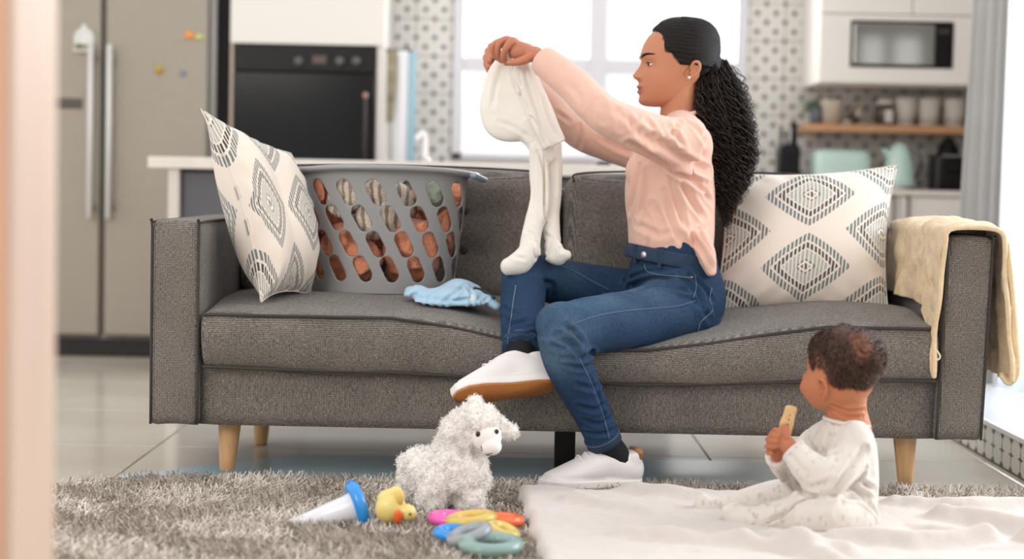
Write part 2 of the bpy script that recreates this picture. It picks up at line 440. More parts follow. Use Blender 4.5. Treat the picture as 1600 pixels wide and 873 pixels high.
# wall behind the photographer, with two tall window openings (seen in the microwave glass)
wall_front = struct('wall_front', cat([box(1.6, 3.56, -3.35, -3.2, 0, 3.2), box(4.2, 6.2, -3.35, -3.2, 0, 3.2), box(3.82, 3.90, -3.35, -3.2, 0, 2.38), box(3.56, 4.2, -3.35, -3.2, 2.38, 3.2), box(3.56, 3.82, -3.35, -3.2, 0, .3), box(3.9, 4.2, -3.35, -3.2, 0, .3)]), pm('front_wall_grey', (132, 128, 121), .8))
# window: white frame, mullion, transom, four panes
win = struct('window_1', cat([box(WX0, WX0 + .05, BW - .03, BW + .08, WZ0, WZ1, .004, 1), box(WX1 - .05, WX1, BW - .03, BW + .08, WZ0, WZ1, .004, 1),
    box(WX0, WX1, BW - .03, BW + .08, WZ0, WZ0 + .03, .004, 1), box(WX0, WX1, BW - .03, BW + .08, WZ1 - .05, WZ1, .004, 1)]), pm('window_white', (224, 222, 227), .4))
M_win = pm('window_sash', (224, 222, 227), .4)
MX = P(934, 60, BW)[0]; MZ = P(850, 102, BW)[2]
obj('mullion', box(MX - .042, MX + .042, BW - .025, BW + .07, WZ0 + .03, WZ1 - .05, .004, 1), M_win, win, False)
obj('transom', box(WX0 + .05, MX - .042, BW - .02, BW + .07, MZ - .032, MZ + .032, .004, 1), M_win, win, False)
obj('transom', box(MX + .042, WX1 - .05, BW - .02, BW + .07, MZ - .032, MZ + .032, .004, 1), M_win, win, False)
def sheer_mat(name, a, b, fac, kind_b):
    q = NT(name); ta = q.n('ShaderNodeBsdfTransparent'); ta.inputs[0].default_value = a; tb = q.n(kind_b); tb.inputs[0].default_value = b
    mx = q.n('ShaderNodeMixShader'); mx.inputs[0].default_value = fac; q.k(ta.outputs[0], mx.inputs[1]); q.k(tb.outputs[0], mx.inputs[2]); q.k(mx.outputs[0], q.t.nodes['Material Output'].inputs[0]); return q.m
M_glass = sheer_mat('window_glass', (1, 1, 1, 1), (1, 1, 1, 1), .05, 'ShaderNodeBsdfGlossy')
for a, b in ((WX0 + .05, MX - .042), (MX + .042, WX1 - .05)):
    for c, d in ((WZ0 + .03, MZ - .032), (MZ + .032, WZ1 - .05)):
        obj('pane', box(a, b, BW + .02, BW + .024, c, d), M_glass, win, False)

# tiled low step by the terrace door, right
SX0, SY0, SY1, SZ = 1.405, 4.4, 6.35, .118
step = struct('trim_1', box(SX0 + .01, 3.2, SY0, SY1, 0, SZ - .02), M_grout); 
obj('step_top', box(SX0 - .005, 3.2, SY0 - .01, SY1 + .01, SZ - .02, SZ, .004, 1), pm('step_top_white', (238, 238, 240), .35), step, False)
stm = NT('step_tile'); sp = stm.n('ShaderNodeSeparateXYZ'); stm.k(stm.co('Object'), sp.inputs[0]); ty_, tz_ = sp.outputs[1], sp.outputs[2]
dy = stm.M('ABSOLUTE', stm.M('SUBTRACT', stm.M('PINGPONG', stm.M('ADD', ty_, 1.9), .0475), 0.0)); dz = stm.M('ABSOLUTE', tz_)
a1 = stm.M('LESS_THAN', stm.M('ADD', stm.M('DIVIDE', dy, .03), stm.M('DIVIDE', dz, .006)), 1.0); a2 = stm.M('LESS_THAN', stm.M('ADD', stm.M('DIVIDE', dy, .005), stm.M('DIVIDE', dz, .05)), 1.0)
dd = stm.M('LESS_THAN', stm.M('ADD', stm.M('ABSOLUTE', stm.M('SUBTRACT', dz, .043)), stm.M('MULTIPLY', dy, .7)), .014)
stm.set(Base_Color=stm.mix(stm.M('MAXIMUM', stm.M('MAXIMUM', a1, a2), dd), L4((226, 222, 214)), L4((70, 66, 64))), Roughness=.4)
sv, sf = box(-.004, .006, -.0935, .0935, -.046, .046, .001, 1); s0 = None
for k in range(10):
    if s0 is None: s0 = obj('wall_tile', (sv, sf), stm.m, step, False); t = s0
    else: t = s0.copy(); C.objects.link(t)
    t.location = (SX0 + .004, SY0 + .1 + k * .19, .051)

# near door post at the left edge of the picture
post = struct('trim_2', box(-1.05, -.603, 2.2, 2.42, 0, 2.6, .012, 3), pm('pale_wood', (212, 186, 168), .5, vary=.06, vscale=6, stretch=(6, 6, .4)))
obj('wood_strip', box(-1.0, -.612, 2.18, 2.199, 0, 2.6, .008, 2), pm('orange_wood', (212, 160, 124), .45, vary=.08, vscale=6, stretch=(6, 6, .4)), post, False)

# ------------------------------------------------------------------ kitchen
KY = 7.9
steel = NT('brushed_steel'); steel.set(Base_Color=L4((160, 152, 139)), Metallic=.55, Roughness=.42); steel.bump(steel.noise(steel.co('Object', (1, 1, 60)), 30, 2), .0006)
fr = thing('fridge', 'tall stainless steel two-door fridge with long bar handles', 'fridge', (-1.79, 8.0, 0))
obj('body', box(-2.27, -1.30, KY + .04, BW - .02, .0, 2.1, .01), pm('fridge_side', (186, 184, 182), .5), fr, False)
obj('plinth', box(-2.25, -1.33, KY - .0, KY + .04, .01, .07), M_darkrub, fr, False)
for a, b, hx in ((-2.25, -1.785, -1.818), (-1.768, -1.325, -1.738)):
    d = obj('door', box(a, b, KY - .02, KY + .04, .085, 2.08, .012), steel.m, fr, False)
    h = obj('handle', cat([tube([(hx, KY - .075, .60), (hx, KY - .075, 1.335)], .0135, 10, 1, cap=.5), box(hx - .009, hx + .009, KY - .08, KY - .02, .63, .66), box(hx - .009, hx + .009, KY - .08, KY - .02, 1.27, 1.30)]), pm('handle_steel', (208, 206, 202), .35, .4), d)
    if a < -2: obj('display_slot', box(-2.06, -1.865, KY - .025, KY - .019, P(115, 162, KY)[2] - .022, P(115, 162, KY)[2] + .022, .003), pm('slot_brown', (78, 68, 58), .4), d, False)
def magnet(px, py, geo_fn, name, label, mat):
    c = P(px, py, KY - .021); o = thing(name, label, 'magnet', c, 'magnets on the fridge doors'); geo_fn(c, o); return o
def mg_jar(c, o):
    pr = [(.0, 0), (.048, 0), (.048, .012), (.044, .02), (.046, .07), (.03, .095), (.012, .104), (.012, .118), (.0, .12)]
    g = lathe([(max(r, .0005), z) for r, z in pr], 24, c + np.array([0, 0, -.06])); g = (np.stack([g[0][:, 0], c[1] + (g[0][:, 1] - c[1]) * .25 - .008, g[0][:, 2]], 1), g[1])
    obj('dome', g, pm('jar_white', (214, 212, 208), .3), o)
    obj('greenery', ell(c + np.array([-.016, -.022, -.035]), (.022, .006, .011), 6), pm('magnet_green', (90, 128, 60), .6), o)
    obj('ornament', ell(c + np.array([.02, -.022, -.035]), (.016, .006, .009), 6), pm('magnet_red', (150, 84, 62), .6), o)
magnet(132, 60, mg_jar, 'fridge_magnet', 'white dome jar shaped magnet at the top of the left fridge door', None)
magnet(302, 56, lambda c, o: (obj('left_half', ell(c + np.array([-.017, -.004, .003]), (.024, .008, .016), 6), pm('mag_orange', (232, 150, 80), .5), o), obj('right_half', ell(c + np.array([.026, -.004, -.004]), (.02, .007, .012), 6), pm('mag_lime', (196, 206, 120), .5), o)), 'fridge_magnet', 'orange and lime magnet high on the right fridge door', None)
magnet(249, 109, lambda c, o: (obj('disc', ell(c + np.array([0, -.004, 0]), (.02, .008, .02), 6), pm('mag_olive', (176, 158, 62), .5), o), obj('centre', ell(c + np.array([.002, -.01, -.004]), (.009, .005, .008), 5), pm('mag_orange2', (200, 120, 50), .5), o)), 'fridge_magnet', 'round mustard yellow magnet in the middle of the right fridge door', None)
magnet(286, 114, lambda c, o: obj('disc', ell(c + np.array([0, -.004, 0]), (.012, .007, .015), 6), pm('mag_blue', (130, 138, 156), .5), o), 'fridge_magnet', 'small blue grey magnet right of the yellow one on the fridge', None)
# tall housing with built-in oven
OX0, OX1 = P(359, 150, KY)[0], P(599, 150, KY)[0]
hs = thing('oven_cabinet', 'tall cream oven housing cabinet beside the fridge', 'cabinet', (-.9, 8.1, 0))
ZT, ZB = P(470, 71, KY)[2], .62
obj('side_panel', box(OX0, OX0 + .016, KY + .001, BW - .02, 0, 2.4), pm('cream_edge', (206, 190, 170), .5), hs, False)
obj('side_panel', box(OX1 - .03, OX1, KY + .001, BW - .02, 0, 2.4), M_white, hs, False)
obj('door', box(OX0 + .002, OX1 - .002, KY - .018, KY, ZT + .004, 2.38, .003), M_white, hs, False)
d = obj('drawer', box(OX0 + .002, OX1 - .002, KY - .018, KY, .1, ZB - .02, .003), M_white, hs, False)
obj('handle', tube([(-1.0, KY - .04, .5), (-.8, KY - .04, .5)], .006, 8, 1), M_chrome, d)
obj('back_panel', box(OX0 + .016, OX1 - .03, BW - .06, BW - .03, 0, 2.4), M_white, hs, False)
struct('trim_3', box(-1.297, OX0 - .001, KY + .06, BW - .02, 0, 2.4), pm('gap_black', (12, 11, 11), .8))
ov = thing('oven', 'black glass built-in oven with round control knobs', 'oven', (-.92, KY, ZB))
a, b = OX0 + .018, OX1 - .036
M_oven = pm('oven_black', (18, 18, 18), .35, spec=.2); M_ovg = pm('oven_glass', (13, 14, 15), .15, spec=.2)
obj('body', box(a, b, KY - .004, BW - .08, ZB, ZT, .002), M_oven, ov, False)
ZP = P(470, 113, KY)[2]
pn = obj('control_panel', box(a, b, KY - .028, KY - .005, ZP + .003, ZT - .004, .003), M_oven, ov, False)
for px in (467, 531, 557):
    c = P(px, 96, KY - .03); obj('knob', lathe([(.021, 0), (.021, .012), (.017, .028), (.0005, .029)], 20, c, basis((0, -1, 0))), pm('knob_grey', (88, 86, 84), .35), pn)
c = P(499, 94, KY - .03); obj('display', box(c[0] - .03, c[0] + .03, KY - .031, KY - .028, c[2] - .015, c[2] + .02), pm('display_brown', (66, 42, 34), .3), pn, False)
dr = obj('door', box(a, b, KY - .034, KY - .005, ZB + .02, ZP - .003, .004), M_ovg, ov, False)
obj('handle', cat([tube([(b - .035, KY - .075, .86), (b - .035, KY - .075, P(570, 150, KY)[2])], .009, 10, 1), box(b - .042, b - .028, KY - .075, KY - .034, .88, .9), box(b - .042, b - .028, KY - .075, KY - .034, 1.14, 1.16)]), pm('bar_grey', (60, 56, 54), .3, .5), dr)
obj('handle_cap', ell(P(571, 149, KY - .085), (.012, .009, .012), 6), pm('cap_tan', (176, 140, 122), .4), dr)
# towels on a rail beside the oven housing
rail = single('towel_rail', 'black rail holding kitchen towels on the side of the oven cabinet', 'rail', tube([(OX1 + .001, 8.0, 1.35), (OX1 + .05, 8.0, 1.352), (OX1 + .11, 8.0, 1.35)], .006, 8, 3), M_black, (OX1, 8.0, 1.35))
def hang(x0, x1, z0, z1, y, amp, ph):
    return sheet(16, 20, lambda u, v: np.stack([x0 + (x1 - x0) * (u * (1 - .12 * v) + .06 * v), y + amp * np.sin(u * 9 + ph) * (.3 + v), z1 + (z0 - z1) * v], 1), .006)
single('kitchen_towel', 'white kitchen towel hanging on the rail by the oven', 'towel', hang(OX1 + .035, OX1 + .10, .84, 1.35, 7.99, .008, 0), pm('towel_white', (240, 240, 242), .9), (OX1 + .06, 7.99, .84))
single('kitchen_towel', 'pale blue kitchen towel hanging right of the white one', 'towel', hang(OX1 + .085, OX1 + .135, .86, 1.35, 8.03, .007, 1), pm('towel_blue', (176, 208, 220), .9), (OX1 + .11, 8.03, .86))
single('oven_mitt', 'narrow beige and black oven mitt hanging in front of the towels', 'mitt', cat([tube([(OX1 + .032, 7.965, 1.345), (OX1 + .03, 7.96, 1.2), (OX1 + .024, 7.96, 1.04)], [(.006, .022), (.007, .02), (.006, .014)], 12, 4, up=(0, 1, 0))]), pm('mitt_beige', (150, 142, 118), .9, vary=.5, vscale=5, stretch=(1, 1, 3)), (OX1 + .03, 7.96, 1.04))

# peninsula: worktop slab + dark base
pen = thing('peninsula', 'kitchen peninsula base in dark grey behind the sofa', 'cabinet', (-.4, 7.1, 0))
obj('side_panel', box(-1.31, -1.27, 6.92, 7.5, 0, .812), pm('pen_white', (214, 206, 196), .5), pen, False)
obj('carcass', box(-1.27, .62, 6.98, 7.48, 0, .812), pm('pen_grey', (84, 84, 88), .5), pen, False)
for k in range(4):
    obj('panel', box(-1.26 + k * .47, -1.26 + k * .47 + .462, 6.962, 6.979, .08, .80, .002), pm('pen_door%d' % k, (88, 88, 92), .5), pen, False)
single('worktop', 'long pale stone worktop slab on the peninsula', 'worktop', box(-1.385, .68, 6.9, 7.55, .813, .857, .004), M_counter, (-.35, 7.2, .813), smooth=False)
tp = thing('kitchen_tap', 'white gooseneck tap on the worktop behind the laundry basket', 'tap', (P(662, 246, 7.2)[0], 7.3, .857)); q = tp.location
obj('spout', tube([(q.x, 7.3, .857), (q.x, 7.3, .95), (q.x - .012, 7.29, .975), (q.x - .03, 7.28, .955)], [.013, .011, .011, .011], 10, 5), pm('tap_white', (236, 234, 234), .3), tp)
obj('base', lathe([(.024, 0), (.024, .012), (.014, .02), (.0005, .021)], 16, (q.x, 7.3, .857)), M_chrome, tp)
c = P(943, 247, 7.0); single('phone', 'small black phone lying on the worktop by the window', 'phone', box(c[0] - .025, c[0] + .025, 6.96, 7.08, .858, .872, .004), M_black, (c[0], 7.0, .858), smooth=False)

# right kitchen run: wall cabinet with microwave, shelf, counter, lower cabinet
CX0, CX1 = P(1281, 60, KY)[0], 2.09; CZ = P(1400, 131, KY)[2]
wc = thing('wall_cabinet', 'cream wall cabinet housing the microwave', 'cabinet', (1.7, 8.15, CZ))
MZ0, MZ1, MX0, MX1 = P(1410, 106, KY)[2], P(1410, 34, KY)[2], P(1328, 70, KY)[0], P(1488, 70, KY)[0]
obj('body', cat([box(CX0, CX1, KY, BW - .01, CZ, MZ0 - .03), box(CX0, CX1, KY, BW - .01, MZ1 + .02, 2.2), box(CX0, MX0 - .01, KY, BW - .01, MZ0 - .03, MZ1 + .02), box(MX1 + .01, CX1, KY, BW - .01, MZ0 - .03, MZ1 + .02)]), M_white, wc, False)
obj('door', box(CX0 + .002, (CX0 + CX1) / 2 - .002, KY - .02, KY, MZ1 + .03, 2.19, .003), M_white, wc, False)
obj('door', box((CX0 + CX1) / 2 + .002, CX1 - .002, KY - .02, KY, MZ1 + .03, 2.19, .003), M_white, wc, False)
obj('front_frame', cat([box(CX0 + .001, MX0 - .002, KY - .018, KY, CZ + .002, MZ1 + .026), box(MX1 + .002, CX1 - .001, KY - .018, KY, CZ + .002, MZ1 + .026), box(MX0 - .002, MX1 + .002, KY - .018, KY, CZ + .002, MZ0 - .002), box(MX0 - .002, MX1 + .002, KY - .018, KY, MZ1 + .002, MZ1 + .026)]), M_white, wc, False)
mw = thing('microwave', 'built-in microwave with dark glass door in the cream cabinet', 'microwave', ((MX0 + MX1) / 2, KY, MZ0))
obj('body', box(MX0 - .0, MX1 + .0, KY - .015, KY + .36, MZ0, MZ1, .002), M_black, mw, False)
XS = P(1458, 70, KY)[0]
gm2 = NT('mirror_glass'); gm2.set(Base_Color=L4((178, 178, 174)), Roughness=.05, Metallic=.85)
obj('door', box(MX0 + .012, XS, KY - .03, KY - .015, MZ0 + .012, MZ1 - .012, .002), gm2.m, mw, False)
cp = obj('control_panel', box(XS + .003, MX1 - .006, KY - .028, KY - .015, MZ0 + .008, MZ1 - .008, .002), M_black, mw, False)
obj('display', box(XS + .015, MX1 - .018, KY - .0295, KY - .028, MZ1 - .05, MZ1 - .03), pm('mw_disp', (50, 44, 44), .3), cp, False)
for k in range(3): obj('button', lathe([(.007, 0), (.007, .004), (.0005, .005)], 10, ((XS + MX1) / 2, KY - .028, MZ0 + .035 + .03 * k), basis((0, -1, 0))), M_black, cp)
SHY = 8.2; s1 = P(1257, 200, SHY); 
single('wooden_shelf', 'floating oak shelf on the tiled wall under the wall cabinet', 'shelf', box(s1[0], 2.09, 8.1, BW - .009, P(1380, 207, 8.1)[2], P(1380, 195, 8.1)[2], .003), pm('oak', (196, 146, 104), .55, vary=.12, vscale=8, stretch=(1, 8, 8)), (1.7, 8.25, 1.06), smooth=False)
SZT = P(1380, 195, 8.1)[2]
M_cup = pm('cup_white', (222, 217, 208), .35)
cup0 = None
for i, px in enumerate((1414, 1451, 1491)):
    x = P(px, 170, 8.22)[0]
    if cup0 is None:
        cup0 = thing('canister', '', 'canister', (x, 8.22, SZT), 'white canisters on the oak shelf'); cc = cup0
        b_ = obj('cup', lathe([(.0005, 0), (.038, 0), (.042, .004), (.052, .118), (.052, .123), (.048, .123), (.044, .02), (.0005, .018)], 28, (x, 8.22, SZT)), M_cup, cc)
        obj('rim', torus((x, 8.22, SZT + .123), .05, .0028, n=28, m=8), M_cup, cc)
    else: cc = dup_tree(cup0); cc.location = (x, 8.22, SZT)
    cc['label'] = ['left one of the three white tapered canisters, next to the storage jar', 'middle one of the three white tapered canisters on the shelf', 'right-hand white tapered canister at the shelf end'][i]
def at(px, Y, z): return np.array([P(px, 170, Y)[0], Y, z])
c = at(1382, 8.2, SZT)
jar = thing('storage_jar', 'dark glass storage jar with white lid and label on the shelf', 'jar', c)
obj('body', lathe([(.0005, 0), (.036, 0), (.042, .006), (.042, .08), (.036, .092), (.0005, .093)], 24, c), pm('jar_dark', (78, 72, 62), .2), jar)
obj('lid', lathe([(.0005, .093), (.038, .093), (.038, .112), (.034, .116), (.0005, .117)], 24, c), M_cup, jar)
obj('label_patch', box(c[0] - .006, c[0] + .03, 8.2 - .046, 8.2 - .036, SZT + .012, SZT + .07, .003), M_cup, jar, False)
c = at(1300, 8.19, SZT)
pot = thing('planter', 'beige round planter with dark foliage on the oak shelf', 'plant pot', c)
obj('pot', lathe([(.0005, 0), (.036, 0), (.046, .09), (.050, .095), (.050, .112), (.045, .112), (.043, .1), (.0005, .1)], 24, c), pm('pot_beige', (204, 192, 176), .6, vary=.08, vscale=14, stretch=(1, 1, .2)), pot)
g = []
for k in range(40):
    a = rng.uniform(0, 6.28); e = rng.uniform(.2, 1.3); L = .045
    dd_ = np.array([math.cos(a) * math.cos(e), math.sin(a) * math.cos(e), math.sin(e) * .6]); g.append(tube([c + (0, 0, .1), c + np.array([0, 0, .1]) + dd_ * L], [(.002, .006), (.001, .003)], 5, 2, cap=0))
o = obj('foliage', cat(g), pm('dark_leaf', (48, 56, 50), .6), pot); o['kind'] = 'stuff'
c = at(1274, 8.24, SZT)
pl = thing('potted_plant', 'small green trailing plant in a slate pot at the shelf end', 'plant', c)
obj('pot', lathe([(.0005, 0), (.034, 0), (.038, .075), (.034, .075), (.0005, .06)], 20, c + np.array([.012, 0, 0])), pm('pot_slate', (104, 106, 112), .6), pl)
g = []
for k in range(70):
    a = rng.uniform(0, 6.28); e = rng.uniform(-.3, 1.2); L = rng.uniform(.04, .07); q0 = c + np.array([0, 0, .07])
    dd_ = np.array([math.cos(a) * math.cos(e) - .3, math.sin(a) * math.cos(e) * .4, math.sin(e)]); g.append(tube([q0, q0 + dd_ * L * .6, q0 + dd_ * L + (0, 0, -.012)], [(.0015, .002), (.002, .007), (.001, .002)], 5, 2, cap=0))
o = obj('foliage', cat(g), pm('sage_leaf', (112, 130, 104), .6), pl); o['kind'] = 'stuff'
c = at(1334, 8.2, SZT)
fg = thing('figurine', 'little ornament of a dark bird with gold and white on the shelf', 'ornament', c)
obj('body', cat([ell(c + (0, 0, .03), (.03, .015, .022), 6, basis((.5, 0, 1))), ell(c + (.012, 0, .06), (.012, .01, .022), 6)]), pm('fig_dark', (72, 58, 40), .4), fg)
obj('head', ell(c + (.016, -.004, .085), (.012, .01, .01), 6), pm('fig_gold', (190, 150, 92), .4), fg)
obj('base', ell(c + (-.028, -.004, .012), (.018, .014, .012), 6), M_cup, fg)
obj('breast', ell(c + (.016, -.012, .055), (.009, .006, .02), 6), M_cup, fg)
# counter and lower cabinet
CTZ = P(1430, 297, KY)[2]
lc = thing('lower_cabinet', 'cream lower kitchen cabinet with bar handles at the right', 'cabinet', (1.6, 8.15, 0))
obj('carcass', box(1.12, 2.09, KY, BW - .01, .08, CTZ - .025), M_white, lc, False)
obj('plinth', box(1.14, 2.07, KY + .05, BW - .02, 0, .08), M_darkrub, lc, False)
xd = P(1404, 330, KY)[0]
for k, (a, b) in enumerate(((1.122, xd - .002), (xd + .002, 2.088))):
    d = obj('door', box(a, b, KY - .018, KY, .1, CTZ - .03, .003), M_white, lc, False)
    hx = xd - .03 if k == 0 else xd + .033
    obj('handle', tube([(hx, KY - .018, .755), (hx, KY - .045, .75), (hx, KY - .045, .64), (hx, KY - .018, .635)], .006, 8, 3), pm('handle_dark%d' % k, (100, 90, 84), .4), d)
single('counter_slab', 'short pale counter slab under the kettle and coffee maker', 'worktop', box(1.11, 2.095, KY - .03, BW - .009, CTZ - .024, CTZ, .003), M_counter, (1.6, 8.1, CTZ - .024), smooth=False)
def atc(px, Y): return np.array([P(px, 280, Y)[0], Y, CTZ])
M_mint = pm('mint_enamel', (196, 222, 212), .3, coat=.4)
c = atc(1311, 8.15)
ts = thing('toaster', 'pale mint toaster on the right counter', 'toaster', c)
obj('body', rbox(c[0] - .13, c[0] + .13, 8.06, 8.24, CTZ + .01, CTZ + .175, .045, (8, 8, 8)), M_mint, ts)
obj('slot', box(c[0] - .09, c[0] + .09, 8.12, 8.135, CTZ + .17, CTZ + .177), M_black, ts, False); obj('slot', box(c[0] - .09, c[0] + .09, 8.165, 8.18, CTZ + .17, CTZ + .177), M_black, ts, False)
obj('base', box(c[0] - .12, c[0] + .12, 8.07, 8.23, CTZ, CTZ + .012), M_chrome, ts, False)
obj('lever', box(c[0] + .128, c[0] + .145, 8.14, 8.16, CTZ + .1, CTZ + .115, .003), M_chrome, ts, False)
c = atc(1404, 8.1)
kt = thing('kettle', 'pale mint electric kettle with chrome and black handle', 'kettle', c)
obj('body', lathe([(.0005, .014), (.072, .014), (.074, .03), (.066, .10), (.050, .165), (.036, .19), (.02, .205), (.0005, .21)], 32, c), M_mint, kt)
obj('base', lathe([(.0005, 0), (.07, 0), (.072, .014), (.0005, .014)], 28, c), M_chrome, kt)
obj('handle', tube([c + (.035, 0, .185), c + (.085, 0, .175), c + (.1, 0, .12), c + (.075, 0, .05)], [(.008, .012)] * 4, 10, 5, up=(1, 0, 0)), pm('kettle_handle', (52, 50, 52), .3), kt)
obj('handle_trim', tube([c + (.05, -.012, .187), c + (.09, -.014, .17), c + (.106, -.014, .12)], .004, 8, 4), M_chrome, kt)
obj('spout', tube([c + (-.045, 0, .15), c + (-.07, 0, .175)], [.016, .009], 10, 2), M_mint, kt)
c = atc(1480, 8.12)
cm = thing('coffee_maker', 'black coffee machine at the right end of the counter', 'coffee machine', c)
obj('body', rbox(c[0] - .062, c[0] + .075, 8.02, 8.24, CTZ, CTZ + .16, .012, (6, 6, 6)), M_black, cm)
obj('lid', tube([c + (0, 0, .168), c + (0, 0, .2)], [.052, .035], 20, 3), M_black, cm)
obj('trim', box(c[0] - .052, c[0] + .04, 8.012, 8.02, CTZ + .15, CTZ + .156), M_chrome, cm, False)
obj('spout', box(c[0] - .02, c[0] + .03, 7.99, 8.02, CTZ + .09, CTZ + .125, .005), M_black, cm, False)
obj('side_rail', box(c[0] - .07, c[0] - .064, 8.015, 8.02, CTZ + .01, CTZ + .15), pm('rail_grey', (90, 92, 92), .3), cm, False)
c = atc(1229, 8.15)
kb = thing('knife_block', 'black knife block with knives at the left end of the counter', 'knife block', c)
obj('block', rbox(c[0] - .045, c[0] + .05, 8.08, 8.22, CTZ, CTZ + .19, .012, (5, 5, 5)), M_black, kb)
for i, (dx, h) in enumerate(((-.03, .27), (-.005, .25), (.022, .30), (.036, .285))):
    k_ = obj('knife', tube([c + (dx, 0, .18), c + (dx, 0, h)], [(.007, .012)] * 2, 8, 2), M_black, kb); obj('rivet', ell(c + (dx, -.0115, h - .03), (.003, .002, .003), 3), M_chrome, k_)

# ------------------------------------------------------------------ curtains at the terrace door
def curtain(pts, z0, z1, amp, nf, flare=0.0):
    L = cmr(np.array(pts, float), 12); s = np.concatenate([[0], np.cumsum(np.linalg.norm(np.diff(L, axis=0), axis=1))]); s /= s[-1]
    def fn(u, v):
        x = np.interp(u, s, L[:, 0]); y = np.interp(u, s, L[:, 1]); tx = np.interp(u + .01, s, L[:, 0]) - np.interp(u - .01, s, L[:, 0]); ty = np.interp(u + .01, s, L[:, 1]) - np.interp(u - .01, s, L[:, 1])
        n = np.hypot(tx, ty) + 1e-9; a = amp * (.5 + .5 * (1 - v)) * np.sin(u * nf * 2 * PI + 1.2 * np.sin(u * 7) + .5 * (1 - v))
        return np.stack([x + ty / n * a - flare * (1 - v) * (1 - u), y - tx / n * a, z0 + (z1 - z0) * v], 1)
    return sheet(150, 14, fn, .003)
c = P(1512, 300, 6.4)
single('curtain', 'long grey pleated curtain beside the terrace door', 'curtain', curtain([(P(1540, 100, 6.5)[0], 6.5), (1.655, 6.35), (1.672, 6.2)], .125, 2.6, .03, 4, .07), pm('curtain_grey', (178, 176, 174), .9, vary=.04, vscale=6), (1.66, 6.3, .125))
single('sheer_curtain', 'pale sheer curtain hanging next to the grey curtain at the right edge', 'curtain', curtain([(1.675, 6.19), (1.70, 5.8), (1.72, 5.1)], .125, 2.6, .020, 6), sheer_mat('curtain_sheer', (.95, .97, 1, 1), L4((222, 228, 234)), .85, 'ShaderNodeBsdfTranslucent'), (1.71, 5.5, .125))

# ------------------------------------------------------------------ sofa
AX0, AX1, BX0, BX1 = -.914, -.788, 1.087, 1.209
FY, SB = 4.60, .148
sofa = thing('sofa', 'long charcoal grey woven fabric sofa with tapered wooden legs', 'sofa', (.147, 5.0, 0))
CX = .14
def sag(x, y):
    s = np.interp(x, [-.3, -.16, -.03, .08, .2, .34, .5, .62, .8], [0, .018, .045, .068, .072, .07, .05, .028, 0])
    return s * np.interp(y, [4.5, 4.9, 5.2], [1, .9, .3])
def seat_top(x, y):  # height of the seat surface
    x0, x1 = (AX1, CX) if x < CX else (CX, BX0); u = (x - x0) / (x1 - x0) * 2 - 1
    return .441 + .034 * min(1, max(0, (y - 4.6) / .3)) * (1 - abs(u) ** 6 * .5) - float(sag(x, y)) 
fr_ = obj('base_panel', rbox(AX1 - .01, BX0 + .01, FY + .025, 5.42, SB, .315, .012, (20, 8, 4)), M_sofa, sofa)
bk = obj('back_frame', rbox(AX1 - .02, BX0 + .02, 5.36, 5.50, SB + .02, .77, .03, (20, 4, 8)), M_sofa, sofa)
def arm(x0, x1, lean):
    V, F = rbox(x0, x1, FY, 5.45, SB, .669, .016, (6, 16, 12)); V[:, 0] += lean * (V[:, 2] - .4); V[:, 2] += .004 * np.cos((V[:, 0] - (x0 + x1) / 2) / (x1 - x0) * PI)
    o = obj('arm', (V, F), M_sofa, sofa)
    zt, zb = .663, SB + .006
    for xx in (x0 + .004, x1 - .004):
        L = [(xx + lean * (z - .4), y, z) for y, z in ((FY + .002, zb), (FY + .0, .4), (FY + .002, zt - .012), (FY + .018, zt + .003), (5.0, zt + .004), (5.44, zt + .004))]
        obj('piping', tube(L, .0032, 8, 3, cap=0), M_pipe, o)
    return o
arm(AX0, AX1, .0); arm(BX0, BX1, .03)
def seat_cushion(x0, x1, name='seat_cushion'):
    z0, z1 = .297, .441
    V, F = rbox(x0 + .003, x1 - .003, FY, 5.28, z0, z1, .022, (44, 26, 8)); x, y, z = V.T; t = np.clip((z - z0) / (z1 - z0), 0, 1)
    u = (x - x0) / (x1 - x0) * 2 - 1
    crown = .036 * np.clip((y - 4.6) / .3, 0, 1) * (1 - np.abs(u) ** 6 * .5) * t
    V[:, 1] -= .016 * np.sin(np.clip(t, 0, 1) * PI) * (y < 4.63) 
    dz = crown - sag(x, y) * (.30 + .70 * t) - .006 * (1 - t) * (1 - u * u)
    V[:, 2] += dz; V += vnorm(V, F) * (.0022 * fnoise(V, 16, 3))[:, None]
    o = obj(name, (V, F), M_sofa, sofa)
    for zz, tt in ((z1 - .006, 1), (z0 + .006, 0)):
        L = []
        for xx in np.linspace(x0 + .012, x1 - .012, 24): L.append((xx, FY - .003, zz - float(sag(xx, FY)) * (.3 + .7 * tt) - (.006 * (1 - ((xx - x0) / (x1 - x0) * 2 - 1) ** 2) if tt == 0 else 0)))
        obj('piping', tube(L, .0042, 8, 2), M_pipe, o)
    return o
seat_cushion(AX1, CX); seat_cushion(CX, BX0)
